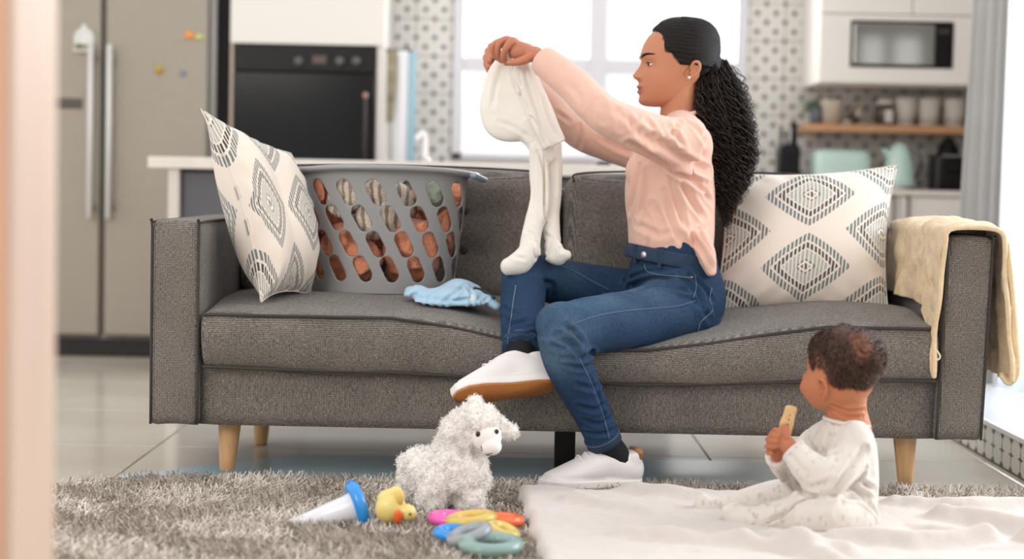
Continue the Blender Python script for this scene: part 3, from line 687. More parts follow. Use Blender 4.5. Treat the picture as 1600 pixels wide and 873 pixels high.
def back_cushion(x0, x1):
    n = (40, 10, 26); V, F = rbox(x0 + .004, x1 - .004, 5.2, 5.37, .44, .812, .055, n); x, y, z = V.T
    u = (x - x0) / (x1 - x0) * 2 - 1; v = (z - .44) / .37 * 2 - 1
    fr = y < 5.28
    V[:, 1] -= np.where(fr, .022 * (1 - u ** 4) * (1 - v ** 4), 0); bts = [(bx, bz) for bx in (x0 + (x1 - x0) * .26, x0 + (x1 - x0) * .70) for bz in (.70, .588)]
    for bx, bz in bts:
        d = np.hypot(x - bx, z - bz); V[:, 1] += np.where(fr, .022 * np.exp(-(d / .035) ** 2) + .006 * np.exp(-((z - bz) / .008) ** 2) * np.exp(-((x - bx) / .14) ** 2), 0)
    V[:, 1] += (V[:, 2] - .44) * .06
    V[:, 2] += .01 * (1 - u ** 2) * np.clip(v, 0, 1)
    S = Surf(V, F); S.V += S.N * (.002 * fnoise(V, 14, 5))[:, None]
    o = obj('back_cushion', (S.V, F), M_sofa, sofa)
    for bx, bz in bts: obj('button', ell((bx, 5.2 + (bz - .44) * .06 - .004, bz), (.011, .006, .011), 5), M_pipe, o)
    obj('piping', tube([(x0 + .03, 5.215 + .02, .79), (x0 + .07, 5.225, .816), ((x0 + x1) / 2, 5.222, .826), (x1 - .07, 5.225, .816), (x1 - .03, 5.235, .79)], .003, 8, 6), M_pipe, o)
back_cushion(AX1 + .0, CX); back_cushion(CX, BX0)
M_leg = pm('leg_oak', (206, 164, 120), .45, vary=.10, vscale=10, stretch=(8, 8, .7))
for x, y, z0 in ((-.729, 4.70, .022), (1.031, 4.70, .022), (-.729, 5.33, .0), (1.031, 5.33, .0)):
    sx = -1 if x < 0 else 1
    obj('leg', tube([(x + sx * -.006, y, SB + .02), (x + sx * .0, y, z0 + .004)], [.032, .0195], 24, 4, cap=.25, capn=3), M_leg, sofa)
xl = P(882, 705, 4.75)[0]
obj('centre_leg', box(xl - .027, xl + .027, 4.72, 4.77, .022, SB + .01, .003), M_black, sofa, False)

# ------------------------------------------------------------------ pillows
def pillow(name, label, cs, T, vert=True, seed=0, bendf=None, flip=False):
    TL, TR, BL, BR = [np.asarray(c, float) for c in cs]; n = 70
    nn = nrm(np.cross(TR - BL, TL - BR)); nn = nn if nn[1] < 0 else -nn
    t = np.linspace(-1, 1, n + 1); U, W = np.meshgrid(t, t, indexing='ij'); U = U.ravel(); W = W.ravel()
    pu = U * (1 - .085 * (1 - W ** 2) * np.abs(U) ** 2); pw = W * (1 - .085 * (1 - U ** 2) * np.abs(W) ** 2)
    a = (pu + 1) / 2; b = (pw + 1) / 2
    base = (BL * (1 - a)[:, None] + BR * a[:, None]) * (1 - b)[:, None] + (TL * (1 - a)[:, None] + TR * a[:, None]) * b[:, None]
    if bendf is not None: base = base + bendf(U, W)
    h = T / 2 * np.clip((1 - np.abs(U) ** 3.2), 0, 1) ** .75 * np.clip((1 - np.abs(W) ** 3.2), 0, 1) ** .75
    wr = .0045 * fnoise(np.stack([U * 3, W * 3, U * 0 + seed], 1), 1.6, seed) * (1 - np.maximum(abs(U), abs(W)) ** 8)
    edge = np.maximum(abs(U), abs(W)); wr += .005 * np.sin(9 * np.arctan2(W, U) * 2 + seed) * np.exp(-((edge - .86) / .1) ** 2)
    Vf = base + nn * (h + wr)[:, None]; Vb = base - nn * h[:, None]
    k = n + 1; F = np.array([[i * k + j, (i + 1) * k + j, (i + 1) * k + j + 1, i * k + j + 1] for i in range(n) for j in range(n)])
    V = np.vstack([Vf, Vb]); F2 = F[:, ::-1] + len(Vf); uv = np.vstack([np.stack([(U + 1) / 2, (W + 1) / 2], 1)] * 2)
    if not vert: uv = uv[:, ::-1]
    bd = [i * k for i in range(k)] + [n * k + j for j in range(1, k)] + [i * k + n for i in range(n - 1, -1, -1)] + [j for j in range(n - 1, 0, -1)]
    Rr = np.array([[bd[i], bd[(i + 1) % len(bd)], bd[(i + 1) % len(bd)] + len(Vf), bd[i] + len(Vf)] for i in range(len(bd))])
    c = (BL + BR) / 2
    o = thing(name, label, 'pillow', c)
    obj('cover', (V, np.vstack([F, F2, Rr])), ikat_mat('ikat_' + str(seed), vert), o, uv=uv)
    obj('edge_seam', tube([tuple(Vf[q]) for q in bd[::3]] + [tuple(Vf[bd[0]])], .0022, 6, 1, cap=0), pm('seam_cream%d' % seed, (226, 216, 206), .9), o)
    return o
pillow('throw_pillow', 'patterned grey and cream diamond pillow leaning beside the woman at the right', [P(1128, 270, 5.13), P(1402, 258, 5.17), P(1112, 490, 4.98), P(1388, 488, 4.98)], .17, True, 2)
pillow('throw_pillow', 'patterned grey and cream diamond pillow slumped against the left sofa arm', [P(314, 170, 4.80), P(456, 240, 4.94), P(408, 472, 4.72), P(484, 460, 4.90)], .21, False, 4,
       lambda U, W: np.outer((1 - U ** 2) * (1 - W ** 2), (-.02, -.0, 0.0)) + np.outer((1 - W ** 2) * np.clip(-U, 0, 1), (.022, 0, -.0)) + np.outer(np.clip(U, 0, 1) * (1 - W ** 2), (.03, 0, 0)))

# ------------------------------------------------------------------ laundry basket
bc = np.array([P(600, 300, 5.04)[0], 5.04, .476]); BH = .345
bas = thing('laundry_basket', 'grey plastic laundry basket with slanted oval holes, full of clothes', 'basket', bc)
def bas_r(t): return (.192 + .043 * t ** .8, .135 + .035 * t)
nu, nv = 520, 110
PERX = 28; rows = [.79, .59, .39, .195]; HW, HL, SL = .0195, .0375, .50
def bas_pt(th, z):
    t = z / BH; a, b = bas_r(t); return np.stack([bc[0] + a * np.cos(th), bc[1] + b * np.sin(th), bc[2] + z], -1)
def arc(th, t):  # arc length around an ellipse, scaled
    return th
thg = np.linspace(0, 2 * PI, 2001); a_, b_ = bas_r(.5); ds = np.hypot(a_ * np.sin(thg), b_ * np.cos(thg)); S_ = np.concatenate([[0], np.cumsum((ds[1:] + ds[:-1]) / 2 * (thg[1] - thg[0]))]); LT = S_[-1]
NH = 15; holes = []
for r, zz in enumerate(rows):
    for k in range(NH): holes.append(((k + (.5 if r % 2 else 0) + .13) * LT / NH, zz * BH))
SS, ZZ = np.meshgrid(np.linspace(0, LT, nu, endpoint=False), np.linspace(0, BH - .012, nv + 1), indexing='ij'); ss = SS.ravel(); zz = ZZ.ravel()
best = np.full(len(ss), 9.); grad = np.zeros((len(ss), 2))
ca, sa = math.cos(SL), math.sin(SL)
for hs_, hz in holes:
    dx = (ss - hs_ + LT / 2) % LT - LT / 2; dz = zz - hz
    # slot axis leans to the left at the top
    al = dz * ca - dx * sa; ac = dx * ca + dz * sa; c_ = np.clip(al, -(HL - HW), HL - HW); ex = al - c_; d = np.hypot(ac, ex) - HW
    m = d < best; best[m] = d[m]; g0 = np.stack([ac, ex], 1) / (np.hypot(ac, ex)[:, None] + 1e-9)
    gx = g0[:, 0] * ca - g0[:, 1] * sa; gz = g0[:, 0] * sa + g0[:, 1] * ca; grad[m] = np.stack([gx, gz], 1)[m]
cell = LT / nu * .75; near = np.abs(best) < cell
ss2 = np.where(near, ss - grad[:, 0] * best, ss); zz2 = np.where(near, zz - grad[:, 1] * best, zz); inside = (best < -cell)
k = nv + 1; Fb = []
for i in range(nu):
    for j in range(nv):
        q = [i * k + j, ((i + 1) % nu) * k + j, ((i + 1) % nu) * k + j + 1, i * k + j + 1]
        if not inside[q].any() and not (best[q] < cell * .3).all(): Fb.append(q)
Fb = np.array(Fb); th2 = np.interp(ss2 % LT, S_, thg); Vb = bas_pt(th2, zz2)
used = np.unique(Fb); rm = -np.ones(len(Vb), int); rm[used] = range(len(used)); Vb = Vb[used]; Fb = rm[Fb]
M_bas = pm('basket_grey', (146, 146, 146), .38, spec=.5)
o = obj('shell', (Vb, Fb), M_bas, bas); md = o.modifiers.new('thick', 'SOLIDIFY'); md.thickness = .0035; md.offset = -1
def rimring(z, out, r0, r1):
    L = [];
    for a in np.linspace(0, 2 * PI, 60, endpoint=False):
        A, B = bas_r(1); up_ = -.014 * abs(math.cos(a)) ** 3
        L.append((bc[0] + (A + out) * math.cos(a), bc[1] + (B + out) * math.sin(a), bc[2] + z + up_))
    L.append(L[0]); return tube(L, [(r0, r1)] * len(L), 12, 1, closed=True)
obj('rim', cat([rimring(BH - .006, .012, .0085, .019)]), M_bas, bas)
obj('floor', lathe([(.0005, 0), (1, 0), (1, .004), (.0005, .004)], 60, (0, 0, 0)), M_bas, bas)
fo = [ch for ch in bas.children if ch.name.startswith('floor')][0]; fo.name = 'base'
for v in fo.data.vertices: wv = np.array(v.co) + np.array(bc); v.co = Vector(((wv[0]) * .19, (wv[1]) * .133, wv[2] + .002))
for sx in (-1, 1):
    x = bc[0] + sx * (.235 + .018)
    obj('handle', tube([(x - sx * .006, bc[1] - .085, bc[2] + BH - .02), (x + sx * .016, bc[1] - .05, bc[2] + BH - .03), (x + sx * .02, bc[1], bc[2] + BH - .032), (x + sx * .016, bc[1] + .05, bc[2] + BH - .03), (x - sx * .006, bc[1] + .085, bc[2] + BH - .02)], [(.008, .014)] * 5, 12, 5), pm('handle_bluegrey%d' % sx, (140, 158, 170), .35), bas)
# laundry inside
def crumple(c, r, seed, vox=.008, amp=.012, f=22, n=7):
    g = np.random.default_rng(seed); gs = []
    for _ in range(n): gs.append(ell(np.array(c) + g.uniform(-.55, .55, 3) * r, np.array(r) * g.uniform(.45, .7), 6, basis(g.normal(size=3))))
    V, F = union(gs, vox, 2); V = V + vnorm(V, F) * (amp * (1 - np.abs(fnoise(V, f, seed))) * .8)[:, None]; V = smooth_(V, F, 1)
    lo = bc[2] + .012; t = np.clip((V[:, 2] - bc[2]) / BH, 0, 1); A = .184 + .043 * t; B = .127 + .035 * t; e = np.hypot((V[:, 0] - bc[0]) / A, (V[:, 1] - bc[1]) / B); s = np.minimum(1, .985 / np.maximum(e, 1e-6))
    V[:, 0] = bc[0] + (V[:, 0] - bc[0]) * s; V[:, 1] = bc[1] + (V[:, 1] - bc[1]) * s; V[:, 2] = np.clip(V[:, 2], lo, bc[2] + BH - .03); return V, F
def fluffy(name, rgb, stripe=None):
    s = NT(name); v = s.noise(s.co('Object'), 60, 3); c = s.ramp(v, [(.3, tuple(x * .72 for x in lin(rgb)) + (1,)), (.7, L4(rgb))])
    if stripe:
        wv = s.n('ShaderNodeTexWave'); wv.inputs['Scale'].default_value = 14; wv.inputs['Distortion'].default_value = 5; s.k(s.co('Object'), wv.inputs['Vector'])
        c = s.ramp(wv.outputs['Fac'], [(.28, stripe), (.42, rgb), (.6, rgb)])
    s.set(Base_Color=c, Roughness=.95); s.b.inputs['Sheen Weight'].default_value = .3; s.bump(s.noise(s.co('Object'), 160, 3), .006); return s.m
M_or = fluffy('orange_terry', (228, 146, 108))
x0, y0, z0 = bc
for lab, cc, rr, mt, sd in (
    ('fluffy orange towel at the bottom left of the basket', (x0 - .09, y0 - .03, z0 + .09), (.10, .12, .085), M_or, 11),
    ('fluffy orange towel at the bottom right of the basket', (x0 + .09, y0 - .03, z0 + .10), (.11, .12, .09), M_or, 12),
    ('orange towel rising along the right side of the basket', (x0 + .16, y0, z0 + .22), (.07, .10, .09), M_or, 13),
    ('orange towel rising along the left side of the basket', (x0 - .16, y0, z0 + .23), (.06, .10, .09), M_or, 14)):
    single('towel', lab, 'towel', crumple(cc, rr, sd, .006, .014, 85), mt, (cc[0], cc[1], cc[2] - rr[2] * .8), 'laundry in the grey basket')
for lab, cc, rr, mt, sd in (
    ('beige garment with dark stripes in the middle of the basket', (x0 - .0, y0 - .05, z0 + .235), (.10, .10, .085), fluffy('beige_stripe', (214, 198, 178), (140, 124, 110)), 21),
    ('cream striped shirt near the top left of the basket', (x0 - .10, y0 - .06, z0 + .27), (.055, .09, .05), fluffy('cream_stripe', (220, 206, 190), (160, 142, 126)), 22),
    ('grey green garment at the top right of the basket', (x0 + .13, y0 - .06, z0 + .28), (.05, .08, .035), fluffy('sage_cloth', (150, 162, 140)), 23)):
    single('garment', lab, 'clothing', crumple(cc, rr, sd, .007, .010, 32), mt, (cc[0], cc[1], cc[2] - rr[2] * .8), 'laundry in the grey basket')

# light blue baby top lying on the seat
Yb = 4.82
gs = [tube([P(640, 456, Yb), P(665, 462, Yb), P(700, 462, Yb), P(745, 462, Yb)], [(.014, .03), (.02, .05), (.024, .07), (.02, .06)], 20, 5),
      tube([P(690, 452, 4.9), P(715, 447, 4.9), P(745, 452, 4.9)], [(.012, .04), (.02, .05), (.012, .04)], 16, 4),
      tube([P(730, 462, 4.8), P(758, 468, 4.79), P(778, 480, 4.78)], [(.018, .03), (.015, .022), (.011, .018)], 14, 4),
      tube([P(650, 470, 4.78), P(700, 474, 4.77), P(755, 472, 4.78)], [(.006, .03)] * 3, 12, 3),
      tube([P(636, 460, 4.8), P(652, 452, 4.81), P(668, 458, 4.83)], [(.01, .02), (.014, .022), (.012, .02)], 12, 4)]
V, F = union(gs, .0035, 4); S = Surf(V, F)
for pp, wd, dp in (([(668, 480), (672, 462), (690, 450)], .006, .006), ([(690, 478), (705, 462), (725, 448)], .006, .006), ([(735, 476), (738, 462), (730, 450)], .005, .006), ([(645, 462), (655, 458)], .005, .006), ([(750, 476), (762, 465)], .004, .005), ([(700, 470), (740, 466)], .004, .004)): S.crease(pp, wd, dp)
S.V += S.N * (.0018 * fnoise(S.V, 60, 8))[:, None]
for i in range(len(S.V)):
    pass
zmin = np.array([seat_top(x, y) for x, y in S.V[::1, :2]]); S.V[:, 2] = np.maximum(S.V[:, 2], zmin + .001)
bt = thing('baby_top', 'crumpled light blue baby top lying on the sofa seat', 'clothing', (P(700, 480, Yb)[0], Yb, .44))
obj('fabric', S.geo(), pm('baby_blue', (172, 204, 226), .85, sheen=.3, bump=.0008, bscale=500, vary=.05, vscale=25), bt)
S.up(); obj('motif', ell(S.hit(737, 467), (.014, .006, .012), 5), pm('motif_white', (232, 232, 228), .8), bt)
obj('collar', tube([S.hit(742, 452, .002), S.hit(757, 455, .002), S.hit(770, 466, .002)], .006, 8, 4), pm('navy_trim', (52, 66, 78), .8), bt)

# ------------------------------------------------------------------ throw over the right arm
ax0, ax1, zt = BX0 + .008, BX1 + .009, .672
prof = np.array([(ax0 - .018, .30), (ax0 - .014, .42), (ax0 - .009, .60), (ax0 - .008, zt - .02), (ax0 - .002, zt + .014), ((ax0 + ax1) / 2, zt + .022), (ax1 + .004, zt + .014), (ax1 + .018, zt - .03), (ax1 + .026, .5), (ax1 + .034, .38), (ax1 + .036, .312)])
def throw_fn(u, v):
    q = cmr(prof, 8); s = np.concatenate([[0], np.cumsum(np.linalg.norm(np.diff(q, axis=0), axis=1))]); s /= s[-1]
    # the inner side only reaches the seat; near the front corner one strip falls further
    lo = np.interp(v, [0, .06, .12, .18, .26, 1], [.02, .07, .14, .19, .215, .225]); uu = lo + (1 - lo) * u
    x = np.interp(uu, s, q[:, 0]); z = np.interp(uu, s, q[:, 1]); y = 4.583 + v * .66
    inner = np.clip((.42 - uu) / .25, 0, 1); outer = np.clip((uu - .62) / .25, 0, 1)
    wv = .011 * np.sin(v * 26 + 4 * uu) * inner + .008 * np.sin(v * 43 + 1.3 + 7 * uu) * inner + .011 * np.sin(v * 21 + 1 + 3 * uu) * outer
    x = x - np.abs(wv) * (inner > 0) + np.abs(wv) * (outer > 0) * 1.4 - inner * .004 * np.clip(v * 5, .2, 3)
    top = np.exp(-((uu - .5) / .14) ** 2); z = z + top * (.004 * np.sin(v * 17 + 2) + .004 * np.sin(v * 31 + 9 * uu)) + top * .006 * np.clip(v * 8, 0, 1)
    y = y - .006 * np.sin(uu * 34) * np.exp(-v * 9) + (uu > .9) * 0
    return np.stack([x, y, z], 1)
tg = sheet(150, 110, throw_fn, 0); Vt, Ft = tg; Nt = vnorm(Vt, Ft)
if Nt[(Ft[len(Ft) // 2])[0], 2] < 0: Ft = Ft[:, ::-1]; Nt = -Nt
Vt = Vt + Nt * (.0028 * fmulti(Vt, 38, 31, 3) + .0012 * np.sin(Vt[:, 1] * 520) * np.sin((Vt[:, 2] + Vt[:, 0]) * 520))[:, None]
th = thing('throw_blanket', 'sand coloured crinkled muslin throw draped over the right sofa arm', 'blanket', ((ax0 + ax1) / 2, 4.9, .68))
M_throw = pm('muslin', (222, 198, 160), .95, vary=.08, vscale=40, sheen=.3, bump=.003, bscale=130)
o = obj('fabric', (Vt, Ft), M_throw, th); md = o.modifiers.new('thick', 'SOLIDIFY'); md.thickness = .007; md.offset = 1
# rolled front hem and the folded end hanging outside
hem = throw_fn(np.linspace(.0, 1, 60), np.full(60, .0)); obj('front_hem', tube(hem + (0, -.002, 0), .0065, 10, 1), M_throw, th)
obj('side_fold', tube([(ax1 + .026, 4.59, .655), (ax1 + .04, 4.592, .55), (ax1 + .054, 4.60, .42), (ax1 + .062, 4.605, .335), (ax1 + .048, 4.61, .305), (ax1 + .03, 4.61, .32)], [(.006, .012), (.009, .016), (.013, .02), (.013, .022), (.01, .02), (.008, .016)], 14, 6, up=(1, 0, 0)), M_throw, th)
obj('label_loop', tube([P(1462, 545, 4.58), P(1469, 556, 4.575), P(1465, 562, 4.575), P(1461, 552, 4.58)], .0022, 8, 4), pm('loop_cream', (236, 222, 196), .8), th)

# ------------------------------------------------------------------ people: shared head builder
CR, CU, CB = RM[:, 0], RM[:, 1], RM[:, 2]          # picture right, picture up, towards the viewer
def head_frame(o, yaw, roll=0.0, nod=0.0):
    """columns f (face direction), s (side nearest the viewer), u (up) in world space"""
    f0, s0, u0 = -CR, CB, CU
    f = f0 * math.cos(yaw) + s0 * math.sin(yaw); s = s0 * math.cos(yaw) - f0 * math.sin(yaw); u = u0
    f, u = f * math.cos(nod) - u * math.sin(nod), u * math.cos(nod) + f * math.sin(nod)
    s, u = s * math.cos(roll) + u * math.sin(roll), u * math.cos(roll) - s * math.sin(roll)
    return np.asarray(o, float), np.array([f, s, u])
def toW(fr_, L): return fr_[0] + np.asarray(L, float) @ fr_[1]
def toL(fr_, V): return (np.asarray(V, float) - fr_[0]) @ fr_[1].T
def head_surface(T, sc, cx, cy, feats, nu=150, nv=190, off=None):
    """T rows: [Y, Xfront, Xback, halfwidth] in drawing units; sc units per metre; (cx,cy) origin"""
    T = np.asarray(T, float); Y = np.concatenate([[T[0, 0] - 6], T[:, 0], [T[-1, 0] + 6]])
    m0 = (T[0, 1] + T[0, 2]) / 2; m1 = (T[-1, 1] + T[-1, 2]) / 2
    Xf = np.concatenate([[m0], T[:, 1], [m1]]); Xb = np.concatenate([[m0 + .5], T[:, 2], [m1 + .5]]); Hw = np.concatenate([[.5], T[:, 3], [.5]])
    a = np.linspace(0, 1, nu); yy = Y[0] + (Y[-1] - Y[0]) * (.5 - .5 * np.cos(a * PI)) 
    def sm(v):
        v = np.interp(yy, Y, v); k = np.array([1, 2, 3, 2, 1.]) / 9
        for _ in range(3): v[2:-2] = np.convolve(v, k, 'same')[2:-2]
        return v
    xf, xb, hw = sm(Xf), sm(Xb), sm(Hw); V = []
    th = np.linspace(0, 2 * PI, nv, endpoint=False)
    # finer columns near the face
    th = th - .35 * np.sin(th)
    for i in range(nu):
        c = xf[i] + (xb[i] - xf[i]) * .52; ct, st = np.cos(th), np.sin(th); e = 2 / 2.25
        af = c - xf[i]; ab = xb[i] - c
        fx = np.where(ct > 0, af, ab) * np.sign(ct) * np.abs(ct) ** e; sy = hw[i] * np.sign(st) * np.abs(st) ** e
        F_ = (cx - c) + fx; front = np.clip(ct * 1.6, 0, 1)
        for (f_y, f_s, amp, gy, gs, sym) in feats:
            if gy is None:      # a table along the profile (the nose)
                ay = np.interp(yy[i], f_y, amp); wgt = np.exp(-(np.abs(sy) / np.interp(yy[i], f_y, gs)) ** 2.2)
            else:
                ay = amp * math.exp(-((yy[i] - f_y) / gy) ** 2)
                wgt = np.exp(-((np.abs(sy) - f_s) / gs) ** 2) if sym else np.exp(-(sy / gs) ** 2)
            F_ = F_ + ay * wgt * front
        V.append(np.stack([F_, sy, np.full(nv, cy - yy[i])], 1))
    V = np.concatenate(V) / sc; F = [[i * nv + j, (i + 1) * nv + j, (i + 1) * nv + (j + 1) % nv, i * nv + (j + 1) % nv] for i in range(nu - 1) for j in range(nv)]
    F.append(list(range(nv))); F.append([(nu - 1) * nv + j for j in range(nv)][::-1]); return V, F

# ------------------------------------------------------------------ the woman
WY = 4.93
WS = 5.135 * FPX / WY
T_w = [[74, 545, 660, 40], [85, 490, 735, 95], [110, 432, 795, 143], [150, 368, 838, 180], [200, 318, 860, 203], [260, 284, 868, 212], [320, 266, 866, 214], [380, 264, 852, 211],
       [430, 268, 830, 206], [480, 264, 800, 199], [530, 259, 760, 190], [580, 255, 720, 178], [630, 254, 680, 161], [680, 254, 640, 138], [712, 256, 600, 116], [735, 266, 540, 88], [750, 300, 470, 50]]
nY = np.array([395, 430, 470, 495, 508, 522, 534, 546, 558, 572])
feats_w = [(nY, 0, np.array([0, 17, 42, 60, 66, 60, 44, 22, 8, 0]), None, np.array([22, 24, 30, 36, 40, 44, 46, 46, 44, 40]), False),
           (524, 36, 15, 14, 13, True), (612, 0, 14, 62, 80, False), (594, 0, 18, 11, 46, False), (639, 0, 14, 12, 40, False), (619, 0, -10, 4.5, 60, False), (662, 0, -8, 10, 45, False),
           (712, 0, 13, 26, 48, False), (345, 0, 6, 26, 100, False), (424, 92, -30, 30, 46, True), (355, 80, 6, 18, 60, True), (505, 125, 9, 50, 48, True), (540, 20, -7, 6, 9, True)]
wf = head_frame(P(950 + 560 / 5.135, 20 + 420 / 5.135, WY), math.radians(7))
HV, HF = head_surface(T_w, WS, 560, 420, feats_w)
HVw = toW(wf, HV)
def cw(X, Y, s=0.0): return toW(wf, [(560 - X) / WS, s, (420 - Y) / WS])
neck = tube([cw(585, 590), cw(575, 690), P(1060, 178, WY), P(1064, 205, WY)], [(.047, .052), (.046, .05), (.05, .056), (.06, .075)], 28, 5, up=(1, 0, 0))
ear = lambda s: cat([tube([cw(628, 500, s * .070), cw(622, 455, s * .074), cw(645, 420, s * .079), (cw(678, 430, s * .082)), cw(682, 480, s * .081), cw(655, 520, s * .077), cw(620, 545, s * .073)], [.0030, .0040, .0045, .0048, .0042, .0042, .0052], 10, 6),
                     ell(cw(648, 480, s * .073), (.0095, .0035, .017), 8, wf[1]), tube([cw(618, 500, s * .073), cw(622, 522, s * .075)], [.004, .003], 8, 2)])
# near hand: palm, four bent fingers, thumb
def hand(wrist, palm, knuckles, fingers, thumb, rp=.017):
    gs = [tube([wrist, palm * .5 + wrist * .5, palm], [(.026, .021), (.030, .019), (.033, .017)], 18, 4, up=nrm(knuckles[0] - knuckles[-1]))]
    for kn, fs in zip(knuckles, fingers):
        gs.append(tube([palm * .6 + kn * .4, kn] + fs, [.0125, .0108] + [.0092, .0084, .0074][:len(fs)], 12, 5))
    gs.append(tube(thumb, [.013, .0122, .0105, .0085][:len(thumb)], 12, 5)); return gs
wr = P(850, 93, 4.80); pa = P(815, 77, 4.845)
kn = [P(800, 64, 4.815), P(792, 62, 4.84), P(789, 64, 4.865), P(789, 69, 4.885)]
fg_ = [[P(790, 76, 4.812), P(786, 90, 4.825), P(791, 99, 4.845)], [P(780, 69, 4.832), P(778, 84, 4.842), P(784, 95, 4.862)], [P(771, 71, 4.86), P(773, 86, 4.868), P(782, 94, 4.885)], [P(772, 75, 4.885), P(774, 86, 4.89), P(782, 92, 4.90)]]
# index finger is nearest to the viewer on this side
hn = hand(wr, pa, kn, fg_, [P(836, 86, 4.80), P(820, 93, 4.795), P(807, 97, 4.80), P(796, 98, 4.815)]) + [ell(P(812, 84, 4.83), (.026, .018, .017), 7), ell(P(799, 80, 4.85), (.020, .02, .020), 7), ell(P(816, 80, 4.825), (.036, .018, .023), 8), ell(P(834, 84, 4.81), (.026, .018, .020), 7)]
wr2 = P(803, 112, 5.03); pa2 = P(783, 92, 5.03)
kn2 = [P(774, 80, 5.00), P(768, 82, 5.02), P(765, 89, 5.04), P(766, 96, 5.055)]
fg2 = [[P(767, 72, 4.985), P(770, 88, 4.955)], [P(762, 80, 4.99), P(765, 95, 4.96)], [P(759, 90, 5.0), P(764, 104, 4.965)], [P(760, 99, 5.01), P(764, 110, 4.975)]]
hf = hand(wr2, pa2, kn2, fg2, [P(790, 98, 5.0), P(786, 92, 4.97), P(782, 90, 4.945)])
HG = [(HVw, HF), neck, ear(1), ear(-1)]
Vh, Fh = union(HG, .00165, 3)
V1, F1 = union(hn + [tube([wr, P(870, 108, 4.785)], [(.026, .022), .03][:1] * 2, 16, 2)], .0017, 4)
V2, F2_ = union(hf + [tube([wr2, P(825, 128, 5.04)], [.024, .028], 16, 2)], .0017, 4)
S = Surf(Vh, Fh)
# mouth line, nostril wing, ear hollow, eyelid fold, picked on the surface
S.crease([(990.5, 140.2), (996, 140.6), (1004, 141.0)], .0016, .0016)
S.crease([(1001, 122.5), (1002.5, 126), (999, 129.5)], .0018, .0012)
S.crease([(1071, 112), (1077, 106), (1079, 116), (1074, 122)], .0022, .0022)
S.crease([(1073, 108), (1069, 116), (1072, 123)], .0022, .0022)
S.crease([(1007, 99.5), (1013, 98.2), (1019, 102)], .0016, .0009)
Vh = S.V; Lh = toL(wf, Vh); X_ = 560 - Lh[:, 0] * WS; Y_ = 420 - Lh[:, 2] * WS; Sd = Lh[:, 1]
skin = np.array(lin((194, 132, 100))); col = np.tile(skin, (len(Vh), 1))
def blend(col, c, w): return col * (1 - w[:, None]) + np.array(lin(c)) * w[:, None]
lipw = np.exp(-(((Y_ - 617) / 27) ** 4)) * np.exp(-((np.abs(Sd) / .0235) ** 4)) * (X_ < 296); lipw *= np.clip((296 - X_) / 10, 0, 1)
col = blend(col, (158, 78, 72), np.clip(lipw, 0, 1) * .85)
col = blend(col, (208, 132, 108), .45 * np.exp(-((X_ - 380) / 90) ** 2 - ((Y_ - 520) / 60) ** 2))
hxs = np.interp(Y_, [60, 110, 150, 172, 205, 245, 300, 335, 352, 388, 430, 460, 800], [300, 325, 345, 360, 386, 402, 410, 432, 470, 505, 528, 545, 700])
hxs = np.where(Y_ > 440, np.maximum(hxs, np.interp(Y_, [404, 425, 460, 800], [0, 690, 704, 704])), hxs)
hxs = hxs + (1 - np.clip(np.abs(Sd) / .07, 0, 1)) * np.interp(Y_, [60, 140, 190, 240, 300], [-60, -8, 60, 90, 0])
edge_n = 9 * fnoise(Vh, 260, 77); col = blend(col, (28, 20, 17), np.clip((X_ - hxs + 16 + edge_n) / 20, 0, 1) * (Y_ < 560) * (Sd > -1) * .9 * ((Y_ < 450) | (X_ > 690)) * (np.abs(Sd) < .0715))
under = np.exp(-((X_ - 322) / 36) ** 2 - ((Y_ - 420) / 34) ** 2) * (np.abs(Sd) > .012); col = blend(col, (160, 100, 76), .35 * under)
M_skin = colmat('skin', .5, sss=.06, bump=.0004, bscale=900, spec=.35)
woman = thing('person', 'young woman in peach jumper and blue jeans sitting on the sofa', 'person', (P(1050, 548, 4.85)[0], 4.85, .40))
# under-clothes body, coarse and slightly smaller than the clothes
def wl(px, py, Y): return P(px, py, Y)
torso_pts = [P(1062, 196, 4.93), P(1058, 214, 4.93), P(1050, 244, 4.93), P(1045, 292, 4.93), P(1047, 342, 4.92), P(1049, 392, 4.90), P(1055, 432, 4.89), P(1062, 470, 4.89)]
torso_r = np.array([(.05, .08), (.072, .165), (.104, .178), (.118, .165), (.114, .15), (.112, .145), (.122, .165), (.125, .175)])
narm = [P(1073, 226, 4.78), P(1013, 208, 4.71), P(945, 179, 4.665), P(896, 131, 4.74), P(848, 94, 4.80)]; narm_r = np.array([.070, .055, .0485, .0445, .0375])
farm = [P(1045, 232, 5.07), P(985, 236, 5.12), P(903, 207, 5.12), P(845, 150, 5.07), P(810, 118, 5.035)]; farm_r = np.array([.066, .051, .043, .039, .034])
nleg = [P(1066, 484, 4.80), P(1000, 499, 4.69), P(932, 507, 4.57), P(882, 514, 4.475)]; nleg_r = np.array([.098, .083, .072, .064])
nshin = [P(878, 520, 4.465), P(889, 572, 4.475), P(921, 638, 4.53), P(944, 690, 4.565)]; nshin_r = np.array([.064, .0585, .0475, .0435])
fleg = [P(1050, 478, 4.98), P(960, 458, 4.95), P(872, 440, 4.89), P(826, 428, 4.85)]; fleg_r = np.array([.09, .07, .064, .060])
fshin = [P(818, 432, 4.835), P(817, 478, 4.72), P(815, 518, 4.62), P(814, 546, 4.555)]; fshin_r = np.array([.060, .058, .052, .046])
bodyg = [tube(torso_pts, torso_r - np.array([[.02], [.034], [.034], [.026], [.02], [.018], [.014], [.014]]), 24, 3, up=(1, 0, 0)), tube(narm, narm_r - [.038, .022, .014, .012, .012], 14, 3), tube(farm, farm_r - [.036, .02, .014, .012, .012], 14, 3)]
for L, r in ((nleg, nleg_r), (nshin, nshin_r), (fleg, fleg_r), (fshin, fshin_r)): bodyg.append(tube(L, r - .012, 14, 3))
